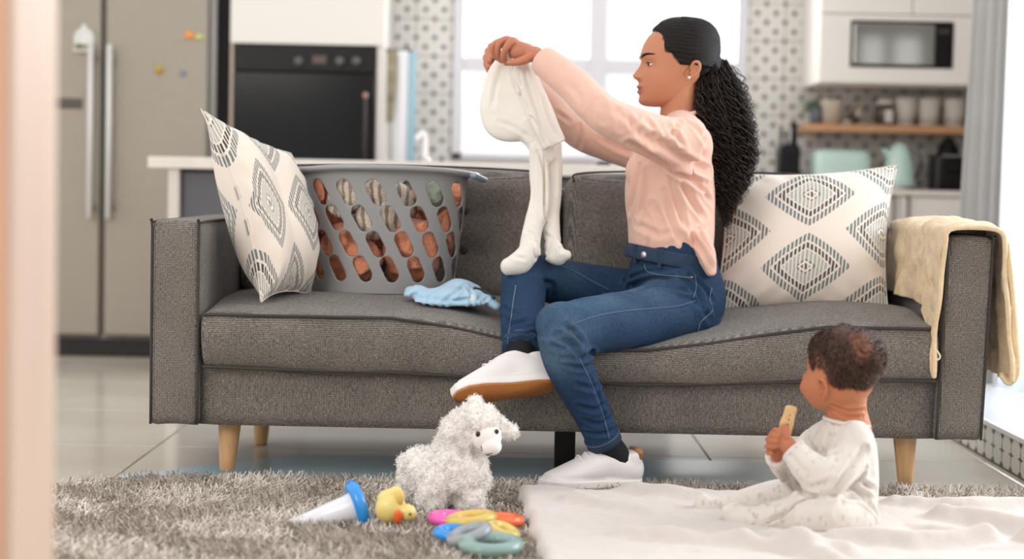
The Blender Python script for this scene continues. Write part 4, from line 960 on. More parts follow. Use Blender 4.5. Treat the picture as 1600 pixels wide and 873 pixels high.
foot = lambda an, toe, r: tube([an, an * .55 + toe * .45, toe], [r, r * .9, r * .6], 12, 3)
n_toe, n_heel = P(866, 742, 4.50), P(983, 738, 4.60)
bodyg += [foot(P(955, 712, 4.585), P(900, 742, 4.54), .020), foot(P(820, 566, 4.53), P(770, 592, 4.47), .019)]
Vb_, Fb_ = union(bodyg, .008, 3)
# merge head, neck, hands and the covered body in one mesh
Vall = np.vstack([Vh, V1, V2, Vb_]); Fall = np.vstack([Fh, F1 + len(Vh), F2_ + len(Vh) + len(V1), Fb_ + len(Vh) + len(V1) + len(V2)])
hc = np.tile(np.array(lin((192, 126, 98))), (len(V1) + len(V2) + len(Vb_), 1))
body = obj('body', (Vall, Fall), M_skin, woman, col=np.vstack([col, hc]))
bv = BVHTree.FromPolygons(Vh.tolist(), Fh.tolist())
# eyes with lids, iris and lashes
M_eyew = pm('eye_white', (226, 218, 212), .15); M_iris = pm('iris_brown', (40, 24, 16), .1); M_hair = pm('hair_black', (14, 11, 10), .5, spec=.2)
M_lid = pm('lid_skin', (186, 124, 96), .55)
for s in (1, -1):
    ec = cw(331, 427, s * .0305); e = obj('eye', ell(ec, (.0118,) * 3, 8), M_eyew, body)
    gz = nrm(wf[1][0] + wf[1][1] * (.42 if s > 0 else .05) - wf[1][2] * .08)
    obj('iris', ell(ec + gz * .0078, (.0062, .0062, .0048), 6, basis(gz)), M_iris, e)
    def lid(e0, e1):
        def fn(u, v):
            az = (u - .5) * 2.5 + s * .12; elv = e0 + (e1 - e0) * v; r = .0127
            k = 1 - .55 * (2 * u - 1) ** 2; elv = elv * np.where(np.abs(elv) < .6, k, 1)
            L = np.stack([r * np.cos(elv) * np.cos(az), r * np.cos(elv) * np.sin(az), r * np.sin(elv)], 1); return ec + L @ wf[1]
        return sheet(18, 8, fn, .0006)
    obj('upper_lid', lid(.30, 1.3), M_lid, body); obj('lower_lid', lid(-.42, -1.3), M_lid, body)
    la = []
    for u in np.linspace(-.95, 1.0, 14):
        az = u * 1.15 + s * .12; elv = .31 * (1 - .5 * u * u); la.append(ec + np.array([.0134 * math.cos(elv) * math.cos(az), .0134 * math.cos(elv) * math.sin(az), .0134 * math.sin(elv)]) @ wf[1])
    obj('lashes', tube(la, .0009, 6, 2), M_hair, body)
    br = []
    for t in np.linspace(0, 1, 12):
        X = 268 + 105 * t; Yb_ = 360 - 22 * math.sin(t * 2.1) + 14 * t; sd = s * (.012 + .040 * t ** .9)
        o0 = cw(150, Yb_, sd); r = bv.ray_cast(Vector(o0), Vector(-wf[1][0])); 
        if r[0] is None: continue
        br.append(np.array(r[0]) + np.array(r[1]) * .0003)
    tt = np.linspace(0, 1, len(br)); rr_ = np.stack([.0012 * (1 - .4 * tt), .0046 * (1 - .72 * tt ** 1.5)], 1)
    obj('eyebrow', tube(br, rr_, 10, 2, up=wf[1][0]), M_hair, body)
obj('earring', ell(cw(597, 545, .0835), (.0042,) * 3, 6), pm('pearl', (236, 226, 214), .2, coat=.5), body)
# slicked back hair: the skull pushed out inside the hairline
hl = np.array([(330, 150), (352, 172), (382, 205), (402, 245), (408, 300), (432, 335), (470, 352), (505, 388), (528, 430), (548, 466), (578, 452), (606, 424), (640, 404), (676, 404), (700, 430), (706, 500), (700, 600), (690, 700)], float)
Hl = toL(wf, HVw); Xh = 560 - Hl[:, 0] * WS; Yh = 420 - Hl[:, 2] * WS
hx = np.interp(Yh, [60, 110, 150, 172, 205, 245, 300, 335, 352, 388, 430, 460, 800], [300, 325, 345, 360, 386, 402, 410, 432, 470, 505, 528, 545, 700])
# above the ear the border runs over it
behind = np.interp(Yh, [404, 425, 460, 800], [0, 690, 704, 704]); hx = np.where(Yh > 440, np.maximum(hx, behind), hx)
sdn = np.abs(Hl[:, 1]) / .07; frontline = np.interp(Yh, [60, 150, 200], [400, 340, 300]); hx = hx + (1 - np.clip(sdn, 0, 1)) * np.interp(Yh, [60, 140, 190, 240, 300], [-60, -8, 60, 90, 0])
dist = (Xh - hx) / 5.2; dist = np.where(Yh > 462, np.minimum(dist, (Xh - 700) / 5.2), dist)
ang = np.arctan2(Hl[:, 1], (260 - Yh) / WS * -1 + 0); kn0 = np.arctan2(Hl[:, 1], Hl[:, 2] - (420 - 260) / WS)
groove = .0009 * np.sin(kn0 * 46 + 2 * np.sin(Hl[:, 0] * 60)) + .0006 * np.sin(kn0 * 97 + Hl[:, 0] * 50)
offm = np.clip(dist / 6, -1, 1); offm = np.where(offm < 0, offm * .006, offm * .0045) + groove * (offm > .3) + .0065 * np.clip(dist / 30, 0, 1)
HQ = [f for f in HF if len(f) == 4]; HN = vnorm(HVw, np.array(HQ)); HN = HN if ((HN * (HVw - HVw.mean(0))).sum() > 0) else -HN
hs_ = NT('hair_strands'); hs_.b.inputs['Specular IOR Level'].default_value = .25; nzv = hs_.noise(hs_.co('UV', (70, 4, 1)), 1, 3); hs_.set(Base_Color=hs_.ramp(nzv, [(.3, (9, 7, 6)), (.75, (32, 24, 21))]), Roughness=.42); hs_.bump(nzv, .0016, .9)
hair = obj('hair', (HVw + HN * offm[:, None], HQ), hs_.m, body, uv=np.stack([kn0, Hl[:, 0] * 8], 1))
# curly lengths: hundreds of loose spiral locks over a dark core
kp = P(1116, 96, 4.95)
core = union([ell(P(1108, 92, 4.95), (.032, .05, .034), 8), tube([P(1112, 98, 4.96), P(1110, 140, 4.97), P(1122, 190, 4.98), P(1136, 240, 4.97), P(1138, 290, 4.96), P(1136, 318, 4.96)], [(.028, .05), (.034, .07), (.036, .08), (.032, .075), (.022, .05), (.008, .03)], 20, 5, up=(1, 0, 0))], .006, 3)
cv = core[0] + vnorm(*core) * (.004 * fmulti(core[0], 60, 41, 2))[:, None]
g = np.random.default_rng(5); SV = []; SF = []; n0 = 0
yl = [92, 120, 160, 200, 240, 280, 315, 350]; xl0 = [1086, 1080, 1084, 1098, 1110, 1113, 1118, 1126]; xl1 = [1140, 1150, 1160, 1169, 1174, 1168, 1160, 1148]; hwY = [.03, .07, .085, .09, .09, .08, .06, .04]
def curl_strand(top, a, b, yend, r0, wav, amp, th0):
    ys = np.arange(top, yend, 1.6); t = (ys - top) / (yend - top)
    xa = np.interp(ys, yl, xl0); xb = np.interp(ys, yl, xl1); hw = np.interp(ys, yl, hwY)
    aa = a * np.interp(t, [0, .3, 1], [.75, 1, 1.0]); x = xa + (xb - xa) * (aa * .5 + .5); Y = 4.965 - b * hw
    k = np.stack([P(q, w_, e_) for q, w_, e_ in zip(x, ys, Y)])
    z = np.arange(len(ys)) * 1.6 / 578; ph = z / wav * 2 * PI + th0; am = amp * np.interp(t, [0, .15, .5, 1], [.15, .5, 1, 1.15])
    k[:, 0] += am * np.cos(ph); k[:, 1] += am * np.sin(ph); return k
def add_tube(pts, r, m=4):
    global n0
    T = np.gradient(pts, axis=0); T = nrmr(T); a = np.cross(T, (0, 0, 1.)); a = nrmr(a + (1e-4, 0, 0)); b = np.cross(T, a); N = len(pts); rr = r * np.interp(np.linspace(0, 1, N), [0, .1, .8, 1], [.8, 1, .9, .25])
    V = np.stack([pts + (a * math.cos(q) + b * math.sin(q)) * rr[:, None] for q in np.arange(m) * 2 * PI / m], 1).reshape(-1, 3)
    i = np.arange(N - 1)[:, None] * m; j = np.arange(m)[None]; q = np.stack([i + j, i + (j + 1) % m, i + m + (j + 1) % m, i + m + j], -1).reshape(-1, 4)
    SV.append(V); SF.append(q + n0); n0 += len(V)
for i in range(760):
    ang_ = g.uniform(0, 2 * PI); rad_ = math.sqrt(g.uniform(.25, 1.15)); a, b = rad_ * math.cos(ang_), rad_ * math.sin(ang_)
    if i < 330: a, b = g.uniform(-1.05, 1.1), g.uniform(.25, 1.1)
    top = g.uniform(92, 108) if a > -.6 else g.uniform(104, 130)
    ye = np.interp(a, [-1, -.3, .2, 1.1], [310, 356, 345, 290]) - abs(g.normal(0, 30)) + g.uniform(0, 14)
    add_tube(curl_strand(top, a, b, max(ye, 150), 0, g.uniform(.026, .044), g.uniform(.004, .010), g.uniform(0, 6.28)), g.uniform(.0011, .0024))
for i in range(170):  # fine flyaways on the outer side
    a, b = g.uniform(.8, 1.35), g.uniform(-.4, .9); t0 = g.uniform(100, 240); add_tube(curl_strand(t0, a, b, t0 + g.uniform(25, 80), 0, g.uniform(.018, .030), g.uniform(.005, .011), g.uniform(0, 6.28)), .0007, 3)
hcm = NT('hair_curls'); hcm.b.inputs['Specular IOR Level'].default_value = .3; nz = hcm.noise(hcm.co('Object'), 90, 2); hcm.set(Base_Color=hcm.ramp(nz, [(.35, (12, 9, 8)), (.75, (58, 42, 34))]), Roughness=.36)
tl = obj('ponytail', (cv, core[1]), M_hair, body)
cu = obj('curls', (np.concatenate(SV), np.concatenate(SF)), hcm.m, body); cu['kind'] = 'stuff'
obj('hair_tie', torus(P(1110, 92, 4.95), .020, .006, nrm(P(1120, 92, 4.95) - P(1095, 92, 4.95))), M_black, body)

# jumper
tg_ = [tube(torso_pts[:5] + [P(1048, 384, 4.90), P(1049, 404, 4.895)], np.vstack([torso_r[:5] + .002, [(.113, .148), (.103, .138)]]), 36, 4, up=(1, 0, 0), cap=.2), tube(narm, narm_r, 24, 5, cap=.12), tube(farm, farm_r, 24, 5, cap=.12),
       tube([P(1062, 192, 4.93), P(1070, 214, 4.80)], [.045, .062], 20, 2), tube([P(1058, 192, 4.93), P(1050, 216, 5.05)], [.045, .06], 20, 2),
       tube([P(1086, 366, 4.89), P(1094, 396, 4.89), P(1103, 424, 4.89)], [(.032, .13), (.037, .181), (.024, .178)], 20, 3, up=(1, 0, 0), cap=.5), ell(P(1093, 228, 4.84), (.035, .06, .055), 8),
       ell(P(1003, 268, 4.88), (.045, .05, .05), 8), ell(P(1003, 268, 4.99), (.045, .05, .05), 8), tube([P(1085, 225, 4.93), P(1088, 290, 4.93)], [(.045, .14), (.035, .12)], 20, 2, up=(1, 0, 0))]
V, F = union(tg_, .0038, 7); S = Surf(V, F); S.gain = 1.15
S.V += S.N * (.0016 * fmulti(S.V, 14, 51, 3))[:, None]
for pp, wd, dp in (
    ([(1002, 208), (1040, 228), (1075, 252), (1108, 268)], .011, .012), ([(985, 222), (1015, 240), (1052, 262), (1098, 290)], .010, .012), ([(1068, 186), (1088, 200), (1104, 222)], .009, .005),
    ([(1010, 190), (1022, 208), (1020, 226)], .009, .008), ([(1045, 200), (1058, 214), (1066, 232)], .008, .007), ([(1000, 262), (992, 296), (984, 330)], .009, .008), ([(1012, 268), (1008, 300), (1000, 338)], .009, .007),
    ([(1046, 262), (1056, 310), (1068, 352)], .009, .008), ([(1056, 268), (1078, 310), (1098, 340)], .009, .009), ([(1062, 262), (1090, 290), (1112, 316)], .008, .008), ([(1040, 300), (1052, 350), (1072, 384)], .009, .006),
    ([(1080, 368), (1098, 392), (1112, 420)], .007, .008), ([(1092, 360), (1106, 384), (1114, 402)], .006, .007), ([(1010, 396), (1012, 374)], .007, .005), ([(1050, 384), (1064, 366)], .008, .003),
    ([(885, 128), (903, 148), (908, 165)], .009, .003), ([(937, 158), (944, 172), (942, 186)], .010, .004), ([(956, 168), (970, 182), (970, 198)], .010, .004), ([(906, 196), (908, 210), (905, 230)], .006, .005), ([(940, 216), (965, 230), (988, 240)], .008, .005), ([(975, 176), (995, 205)], .009, .006),
    ([(1060, 190), (1050, 210), (1046, 224)], .008, .005), ([(870, 175), (890, 190)], .006, .004), ([(1020, 320), (1040, 360)], .009, .005), ([(995, 350), (1030, 366), (1060, 362)], .009, .004)): S.crease(pp, wd, dp)
S.V = smooth_(S.V, S.F, 1)
M_knit = pm('peach_knit', (230, 188, 170), .85, sheen=.25, bump=.0006, bscale=700, vary=.03, vscale=20)
top = obj('jumper', S.geo(), M_knit, body)
obj('collar', tube([P(1062, 186, WY) + np.array([.056 * math.cos(a), .066 * math.sin(a), .010 - .016 * math.cos(a) * -1 - .004]) for a in np.linspace(0, 2 * PI, 30)], (.0055), 10, 1, closed=True), M_knit, top)
for L, r in ((narm, narm_r), (farm, farm_r)):
    ax_ = nrm(L[-1] - L[-2]); obj('cuff', torus(L[-1] - ax_ * .001, r[-1] - .005, .0055, ax_, 36, 10), M_knit, top)

# jeans
pel = torso_pts[5:] ; 
jg = [tube([P(1048, 398, 4.90), P(1051, 410, 4.895), P(1056, 436, 4.89), P(1063, 474, 4.89), P(1062, 500, 4.89)], [(.112, .148), (.114, .152), (.120, .168), (.122, .178), (.10, .165)], 36, 4, up=(1, 0, 0), cap=.25),
      ell(P(1078, 500, 4.82), (.083, .085, .08), 10), ell(P(1070, 490, 4.97), (.083, .085, .075), 10), tube(nleg, nleg_r, 26, 5, cap=.6), tube(nshin, nshin_r, 26, 5, cap=.15), tube(fleg, fleg_r, 24, 5, cap=.6), tube(fshin, fshin_r, 24, 5, cap=.15),
      ell(P(876, 506, 4.47), (.064, .064, .058), 8), ell(P(820, 424, 4.85), (.058, .058, .058), 8)]
V, F = union(jg, .0038, 6)
smn = seat_top(.3, 4.8); 
S = Surf(V, F); S.gain = 1.25; S.V += S.N * (.0013 * fmulti(S.V, 16, 61, 3))[:, None]
for pp, wd, dp in (
    ([(905, 548), (890, 536), (872, 524)], .008, .008), ([(908, 556), (890, 548), (866, 540)], .007, .006), ([(912, 540), (900, 522), (884, 510)], .007, .006), ([(926, 552), (905, 560), (880, 556)], .007, .007), ([(930, 570), (908, 574), (886, 570)], .007, .004),
    ([(985, 448), (1015, 436), (1050, 434)], .007, .008), ([(978, 438), (1008, 426), (1045, 424)], .006, .006), ([(990, 456), (1030, 446), (1080, 456)], .008, .006), ([(1060, 430), (1085, 452), (1100, 478)], .007, .006), ([(1070, 424), (1098, 446), (1114, 470)], .006, .006), ([(1050, 462), (1085, 470), (1110, 500)], .008, .004),
    ([(900, 600), (925, 606), (940, 598)], .007, .005), ([(905, 634), (930, 640), (948, 630)], .007, .006), ([(912, 655), (935, 662), (955, 652)], .006, .005), ([(915, 676), (940, 678), (962, 670)], .006, .005), ([(920, 590), (935, 620), (945, 655)], .006, .004),
    ([(788, 498), (800, 505), (825, 500)], .007, .006), ([(785, 480), (805, 490)], .006, .004), ([(790, 522), (812, 526), (838, 520)], .006, .005), ([(850, 440), (865, 446), (862, 468)], .007, .006), ([(940, 430), (965, 440)], .006, .004)): S.crease(pp, wd, dp)
S.V = smooth_(S.V, S.F, 1); S.up()
# wash: the thighs and knees are faded
base = np.array(lin((38, 62, 92))); fade = (98, 128, 150)
colj = np.tile(base, (len(S.V), 1))
fz = np.clip(S.N @ nrm((-.1, -.35, .93)), 0, 1) ** 2
thigh_w = np.exp(-(segdist(S.V, [P(1030, 470, 4.74), P(940, 478, 4.6), P(880, 500, 4.46)]) / .07) ** 2); knee_w = np.exp(-(segdist(S.V, [P(865, 510, 4.42), P(868, 560, 4.42)]) / .055) ** 2); kf = np.exp(-(segdist(S.V, [P(815, 410, 4.82), P(880, 425, 4.85)]) / .05) ** 2)
colj = blend(colj, fade, np.clip(thigh_w * .62 + knee_w * .5 + kf * .3, 0, .8) * (.75 + .25 * np.clip(fnoise(S.V, 70, 5), -1, 1)))
colj = blend(colj, (50, 78, 108), .35 * np.clip(fnoise(S.V, 25, 9), 0, 1))
jm = NT('denim'); a = jm.n('ShaderNodeVertexColor'); a.layer_name = 'Col'; f1 = jm.noise(jm.co('Object', (1, 1, .25)), 900, 2); f2 = jm.noise(jm.co('Object'), 120, 4)
ff = jm.M('ADD', jm.M('MULTIPLY', f1, .6), jm.M('MULTIPLY', f2, .4))
jm.set(Base_Color=jm.mix(1.0, a.outputs[0], jm.ramp(ff, [(.35, (.62, .64, .68, 1)), (.62, (1.18, 1.16, 1.12, 1))]), 'MULTIPLY'), Roughness=.85); jm.b.inputs['Specular IOR Level'].default_value = .2; jm.bump(f1, .0008)
jeans = obj('jeans', S.geo(), jm.m, body, col=colj); JS = S
M_st = pm('stitch_tan', (104, 122, 142), .8); M_st2 = pm('stitch_light', (68, 92, 120), .8)
def seam(nm, pp, r=.0014, off=.0004, mt=None, par=None, sub=8): return obj(nm, tube(JS.line(pp, off, sub), r, 6, 1), mt or M_st2, par or jeans)
seam('side_seam', [(1086, 470), (1060, 478), (1020, 482), (975, 486), (930, 494), (892, 508)], .0022, .0002)
seam('side_seam', [(905, 560), (920, 590), (932, 620), (944, 655), (952, 685)], .0022, .0002)
seam('side_seam', [(806, 446), (802, 470), (799, 495), (795, 520), (793, 536)], .0013, .0003, M_st)
seam('side_seam', [(878, 416), (905, 428), (930, 442), (950, 452)], .0022, .0002)
seam('pocket_seam', [(1007, 414), (1012, 424), (1030, 429), (1055, 431), (1080, 434)], .0014, .0003, M_st)
seam('pocket_seam', [(1086, 430), (1088, 448), (1084, 464)], .0012, .0003, M_st)
seam('back_pocket', [(1112, 450), (1109, 468), (1113, 485), (1095, 503), (1090, 522)], .0014, .0003, M_st)
# waistband, loops, button, rivet, hems
wb = []
for a in np.linspace(0, 2 * PI, 48, endpoint=False): wb.append(P(1049, 402, 4.897) + np.array([.1195 * math.cos(a), .165 * math.sin(a), -.020 * math.cos(a)]))
wb.append(wb[0]); M_db = pm('denim_dark', (36, 56, 82), .85, vary=.15, vscale=60, bump=.0006, bscale=700)
wbo = obj('waistband', tube(wb, [(.019, .0045)] * len(wb), 12, 1, closed=True, up=(0, 0, 1)), M_db, jeans)
for a in (3.72, 4.35, 5.45): 
    q = P(1049, 404, 4.897) + np.array([.124 * math.cos(a), .168 * math.sin(a), -.020 * math.cos(a)]); obj('belt_loop', tube([q + (0, 0, .021), q + (0, 0, 0), q + (0, 0, -.026)], [(.0055, .0022)] * 3, 8, 2, up=(1, 0, 0)), M_db, wbo)
q = JS.hit(993, 408); q = P(992, 407, 4.79); dq = np.array([.1195 * math.cos(3.98), .166 * math.sin(3.98), -.02 * math.cos(3.98)]); q = P(1049, 404, 4.897) + dq * 1.035; obj('button', lathe([(.0005, 0), (.0085, 0), (.0085, .003), (.0005, .004)], 16, q, basis(nrm((math.cos(3.98), math.sin(3.98), .05)))), pm('button_silver', (220, 216, 210), .3, .6), wbo)
q = JS.hit(1081, 433); obj('rivet', ell(q, (.004, .003, .004), 4), pm('copper', (200, 130, 90), .35, .7), jeans)
for L, r in ((nshin, nshin_r), (fshin, fshin_r)):
    ax_ = nrm(L[-1] - L[-2]); obj('hem', cat([tube([L[-1] - ax_ * .022, L[-1] + ax_ * .004], [r[-1] + .0025, r[-1] + .002], 30, 2, cap=.02)]), M_db, jeans)
    obj('hem_stitch', torus(L[-1] - ax_ * .017, r[-1] + .003, .0008, ax_, 36, 6), M_st, jeans)

# shoes
M_shoe = pm('shoe_white', (238, 234, 232), .55, bump=.0004, bscale=300); M_sole = pm('sole_gum', (178, 112, 50), .6, vary=.08, vscale=60); M_rubber = pm('shoe_rubber', (240, 236, 232), .5); M_sock = pm('sock_black', (22, 22, 24), .9)
def shoe(heel, toe, upv, name_par, sole_mat, Wd=.094, collar=.085):
    """heel and toe are points on the ground side of the sole"""
    f = nrm(toe - heel); u = nrm(upv - f * (upv @ f)); s = np.cross(u, f); L = np.linalg.norm(toe - heel)
    B = np.array([f, s, u]); W = lambda a, b, c: heel + a * L * f + b * s + c * u
    def outline(k, out=0.0):
        t = np.linspace(0, 1, k, endpoint=False); a = t * 2 * PI; x = .5 - .5 * np.cos(a); side = np.sin(a)
        w = np.interp(x, [0, .06, .2, .45, .7, .86, .96, 1], [.0, .028, .034, .034, .045, .042, .024, .0]) + out * .6
        return np.stack([x * (1 + 2 * out / L) - out / L, np.sign(side) * np.maximum(w * np.minimum(1, np.abs(side) * 3.2) ** .5, 0) + 0, 0 * x], 1)
    O = outline(64); 
    def slab(z0, z1, out, bulge=0):
        V = []; F = []; zs = np.linspace(z0, z1, 5)
        for z in zs:
            o_ = out + bulge * math.sin((z - z0) / (z1 - z0) * PI); Q = outline(64, o_); V.append(heel + (Q[:, :1] * L) * f + Q[:, 1:2] * s + z * u)
        n = 64
        for i in range(4):
            for j in range(n): F.append([i * n + j, i * n + (j + 1) % n, (i + 1) * n + (j + 1) % n, (i + 1) * n + j])
        F.append(list(range(n))[::-1]); F.append([4 * n + j for j in range(n)]); return np.concatenate(V), F
    up_o = tube([W(.10, 0, .045), W(.2, 0, .05), W(.38, 0, .060), W(.56, 0, .048), (W(.76, 0, .035)), W(.90, 0, .028)], [(.040, .033), (.048, .036), (.050, .036), (.038, .041), (.025, .041), (.016, .030)], 24, 5, up=u, cap=.9)
    heelc = tube([W(.13, 0, .05), W(.15, 0, .088)], [(.036, .032), (.034, .030)], 24, 3, up=f, cap=.3)
    col_ = tube([W(.13, 0, .060), W(.22, 0, .078), W(.32, 0, .094), W(.42, 0, .096)], [(.02, .032), (.018, .031), (.016, .029), (.012, .025)], 20, 4, up=u, cap=.5)
    V, F = union([up_o, heelc, col_, slab(.008, .03, -.002)], .0026, 5); S = Surf(V, F)
    Ls = np.array([(V_ - heel) @ B.T for V_ in [S.V]])[0]
    # lace panel edge and toe cap lines
    for sg in (1, -1):
        S.V -= S.N * (.0016 * np.exp(-(segdist(S.V, [W(.38, sg * .022, .088), W(.62, sg * .024, .068), W(.72, sg * .012, .06)]) / .003) ** 2))[:, None]
        S.V -= S.N * (.0012 * np.exp(-(segdist(S.V, [W(.05, sg * .04, .055), W(.25, sg * .045, .05), W(.5, sg * .045, .04)]) / .003) ** 2))[:, None]
    root = obj('shoe', S.geo(), M_shoe, name_par)
    obj('midsole', slab(.006, .027, .0025, .0008), M_rubber, root); obj('outsole', slab(.0, .0065, .0005), sole_mat, root)
    for i, x in enumerate((.42, .49, .56, .63)):
        hgt = np.interp(x, [.4, .65], [.106, .080]); obj('lace', tube([W(x, -.02, hgt - .008), W(x + .012, 0, hgt + .003), W(x, .02, hgt - .008)], [(.002, .0038)] * 3, 8, 4, up=u), M_rubber, root)
    return root, W
sh1, W1 = shoe(P(1001, 762, 4.615), P(842, 764, 4.50), np.array([0, -.05, 1.]), body, M_rubber)
obj('heel_tab', rbox(-.5, .5, -.5, .5, -.5, .5, .2, (4, 4, 4)), pm('leopard_tab', (176, 122, 84), .8, vary=.5, vscale=90), sh1)
htb = [c_ for c_ in sh1.children if c_.name.startswith('heel_tab')][0]
for v in htb.data.vertices:
    p_ = np.array(v.co) + wloc(sh1); v.co = Vector(W1(.0 + p_[0] * .06 + .075, p_[1] * .052, .090 + p_[2] * .03) - wloc(sh1))
obj('sock', tube([P(946, 694, 4.568), P(958, 706, 4.578), P(968, 722, 4.588)], [.038, .036, .034], 20, 3), M_sock, body)
uv2 = nrm(np.array([0.06, .62, .78]))
sh2, W2_ = shoe(P(868, 604, 4.50), P(708, 622, 4.44), uv2, body, M_sole)
obj('sock', tube([P(814, 545, 4.555), P(816, 556, 4.548), P(822, 566, 4.54)], [.036, .034, .032], 20, 3), M_sock, body)

# ------------------------------------------------------------------ white romper held up in both hands
def up_x(pts, r, **k): return tube(pts, r, 26, 5, up=(1, 0, 0), **k)
rg = [up_x([P(786, 92, 4.925), P(780, 120, 4.925), P(785, 150, 4.92), P(795, 178, 4.91), P(810, 194, 4.90), P(824, 206, 4.89)], [(.020, .018), (.040, .024), (.062, .030), (.076, .032), (.064, .032), (.035, .03)], cap=.3),
      tube([P(812, 96, 4.87), P(826, 128, 4.85), P(844, 172, 4.84), P(866, 226, 4.84)], [(.020, .012), (.030, .018), (.032, .020), (.034, .018)], 26, 5, up=(1, 0, 0), cap=.12),
      tube([P(797, 100, 4.90), P(803, 122, 4.875), P(812, 148, 4.87)], [(.010, .010), (.013, .014), (.006, .010)], 16, 5, up=(1, 0, 0)),
      up_x([P(822, 190, 4.89), P(842, 215, 4.885), P(852, 250, 4.88)], [(.05, .026), (.044, .026), (.03, .024)], cap=.6),
      up_x([P(842, 232, 4.87), P(842, 270, 4.86), P(843, 312, 4.84), P(834, 350, 4.81), P(826, 388, 4.775)], [(.027, .022), (.026, .021), (.026, .021), (.027, .021), (.025, .022)], cap=.8),
      tube([P(828, 392, 4.77), P(812, 410, 4.755), P(795, 416, 4.75)], [(.027, .025), (.032, .026), (.024, .022)], 22, 5, up=(0, 0, 1)),
      up_x([P(864, 226, 4.90), P(865, 262, 4.895), P(863, 300, 4.88), P(860, 335, 4.86), P(865, 378, 4.82)], [(.025, .02), (.024, .02), (.024, .02), (.024, .02), (.023, .02)], cap=.8),
      tube([P(862, 382, 4.81), P(872, 398, 4.80), (P(885, 398, 4.795))], [(.022, .018), (.032, .022), (.016, .018)], 22, 5, up=(0, 0, 1)), ell(P(868, 402, 4.80), (.026, .02, .020), 8)]
rg.append(ell(P(792, 82, 4.86), (.017, .03, .022), 8))
V, F = union(rg, .003, 5); S = Surf(V, F); S.V += S.N * (.0014 * fmulti(S.V, 22, 71, 3))[:, None]
for pp, wd, dp in (
    ([(818, 104), (828, 140), (842, 180), (852, 222)], .006, .004), ([(808, 148), (826, 178), (846, 206), (860, 234)], .006, .005), ([(795, 102), (800, 120), (808, 140)], .004, .006), ([(788, 100), (776, 130), (770, 165)], .007, .004),
    ([(780, 190), (805, 200), (825, 214)], .006, .004), ([(838, 230), (850, 262), (852, 305), (851, 350)], .005, .007), ([(845, 150), (858, 190), (872, 215)], .006, .004), ([(812, 112), (816, 135)], .004, .005),
    ([(822, 360), (838, 372), (842, 392)], .005, .005), ([(834, 384), (838, 410)], .005, .005), ([(852, 366), (868, 376), (878, 392)], .005, .005), ([(862, 380), (855, 400)], .004, .005), ([(835, 240), (834, 290), (830, 330)], .005, .003), ([(866, 250), (868, 300)], .005, .003), ([(800, 400), (820, 404)], .005, .003)): S.crease(pp, wd, dp)
S.V = smooth_(S.V, S.F, 1); S.up()
rp = thing('romper', 'white footed baby romper held up by the woman in both hands', 'clothing', P(830, 436, 4.80))
M_fleece = pm('fleece_white', (236, 231, 222), .9, sheen=.4, bump=.0008, bscale=600, vary=.02, vscale=30)
ro = obj('fabric', S.geo(), M_fleece, rp)
obj('front_seam', tube(S.line([(849, 240), (851, 275), (850, 320)], .0005), .0013, 6, 1), pm('seam_beige', (206, 196, 176), .8), ro)
for px, py in ((800, 212), (806, 217)): obj('popper', ell(P(px, py, 4.885), (.006, .006, .005), 4), M_fleece, ro)

# ------------------------------------------------------------------ things on the floor: rug, painted sky reflection, blanket
rug = thing('rug', 'grey brown long pile shaggy rug in front of the sofa', 'rug', (0, 4.1, 0))
rb = np.array([(-1.16, 3.3), (-1.16, 4.22), (-1.12, 4.42), (-1.04, 4.56), (-.90, 4.625), (-.6, 4.645), (.5, 4.655), (1.40, 4.66), (1.52, 4.6), (1.55, 4.4), (1.55, 3.3)])
bm = bmesh.new(); vs_ = [bm.verts.new((x, y, 0)) for x, y in rb]; bm.faces.new(vs_); ex = bmesh.ops.extrude_face_region(bm, geom=bm.faces[:])
for v in [e for e in ex['geom'] if isinstance(e, bmesh.types.BMVert)]: v.co.z = .010
bmesh.ops.recalc_face_normals(bm, faces=bm.faces[:])
obj('backing', (np.array([v.co[:] for v in bm.verts]), [[v.index for v in f.verts] for f in (bm.verts.index_update() or bm.faces)]), pm('rug_backing', (120, 108, 98), .95), rug, False); bm.free()
def inpoly(x, y, poly):
    c = np.zeros(len(x), bool); j = len(poly) - 1
    for i in range(len(poly)):
        xi, yi = poly[i]; xj, yj = poly[j]; c ^= ((yi > y) != (yj > y)) & (x < (xj - xi) * (y - yi) / (yj - yi + 1e-12) + xi); j = i
    return c
bl_far, bl_near = Gd(806, 757, .045), Gd(848, 873, .045)
def blx(y): return bl_far[0] + (bl_near[0] - bl_far[0]) * (y - bl_far[1]) / (bl_near[1] - bl_far[1])
def bly(x): return np.interp(x, [0, .3, .6, .9, 1.2, 1.6], [bl_far[1], bl_far[1] - .01, bl_far[1] - .01, bl_far[1] - .03, bl_far[1] - .01, bl_far[1] - .03]) + .012 * np.sin(x * 17)
g = np.random.default_rng(3)
Rp = np.stack([g.uniform(-1.18, 1.5, 150000), g.uniform(3.52, 4.68, 150000)], 1)
ok = inpoly(Rp[:, 0], Rp[:, 1], rb) & ~((Rp[:, 0] > blx(Rp[:, 1]) + .04) & (Rp[:, 1] < bly(Rp[:, 0]) - .04)); Rp = Rp[ok][:60000]
Rt = np.column_stack([Rp, np.full(len(Rp), .008)])
lean = np.stack([fnoise(Rt, 18, 81), fnoise(Rt, 18, 82), np.full(len(Rt), 1.6)], 1) + g.normal(0, .45, (len(Rt), 3)); lean[:, 2] = np.abs(lean[:, 2]) + .25; lean = nrmr(lean)
V, F = blades(Rt, lean, g.uniform(.016, .031, len(Rt)), .0042, .75, 3, .45, g, .25)
V[:, 2] = np.maximum(V[:, 2], .006)
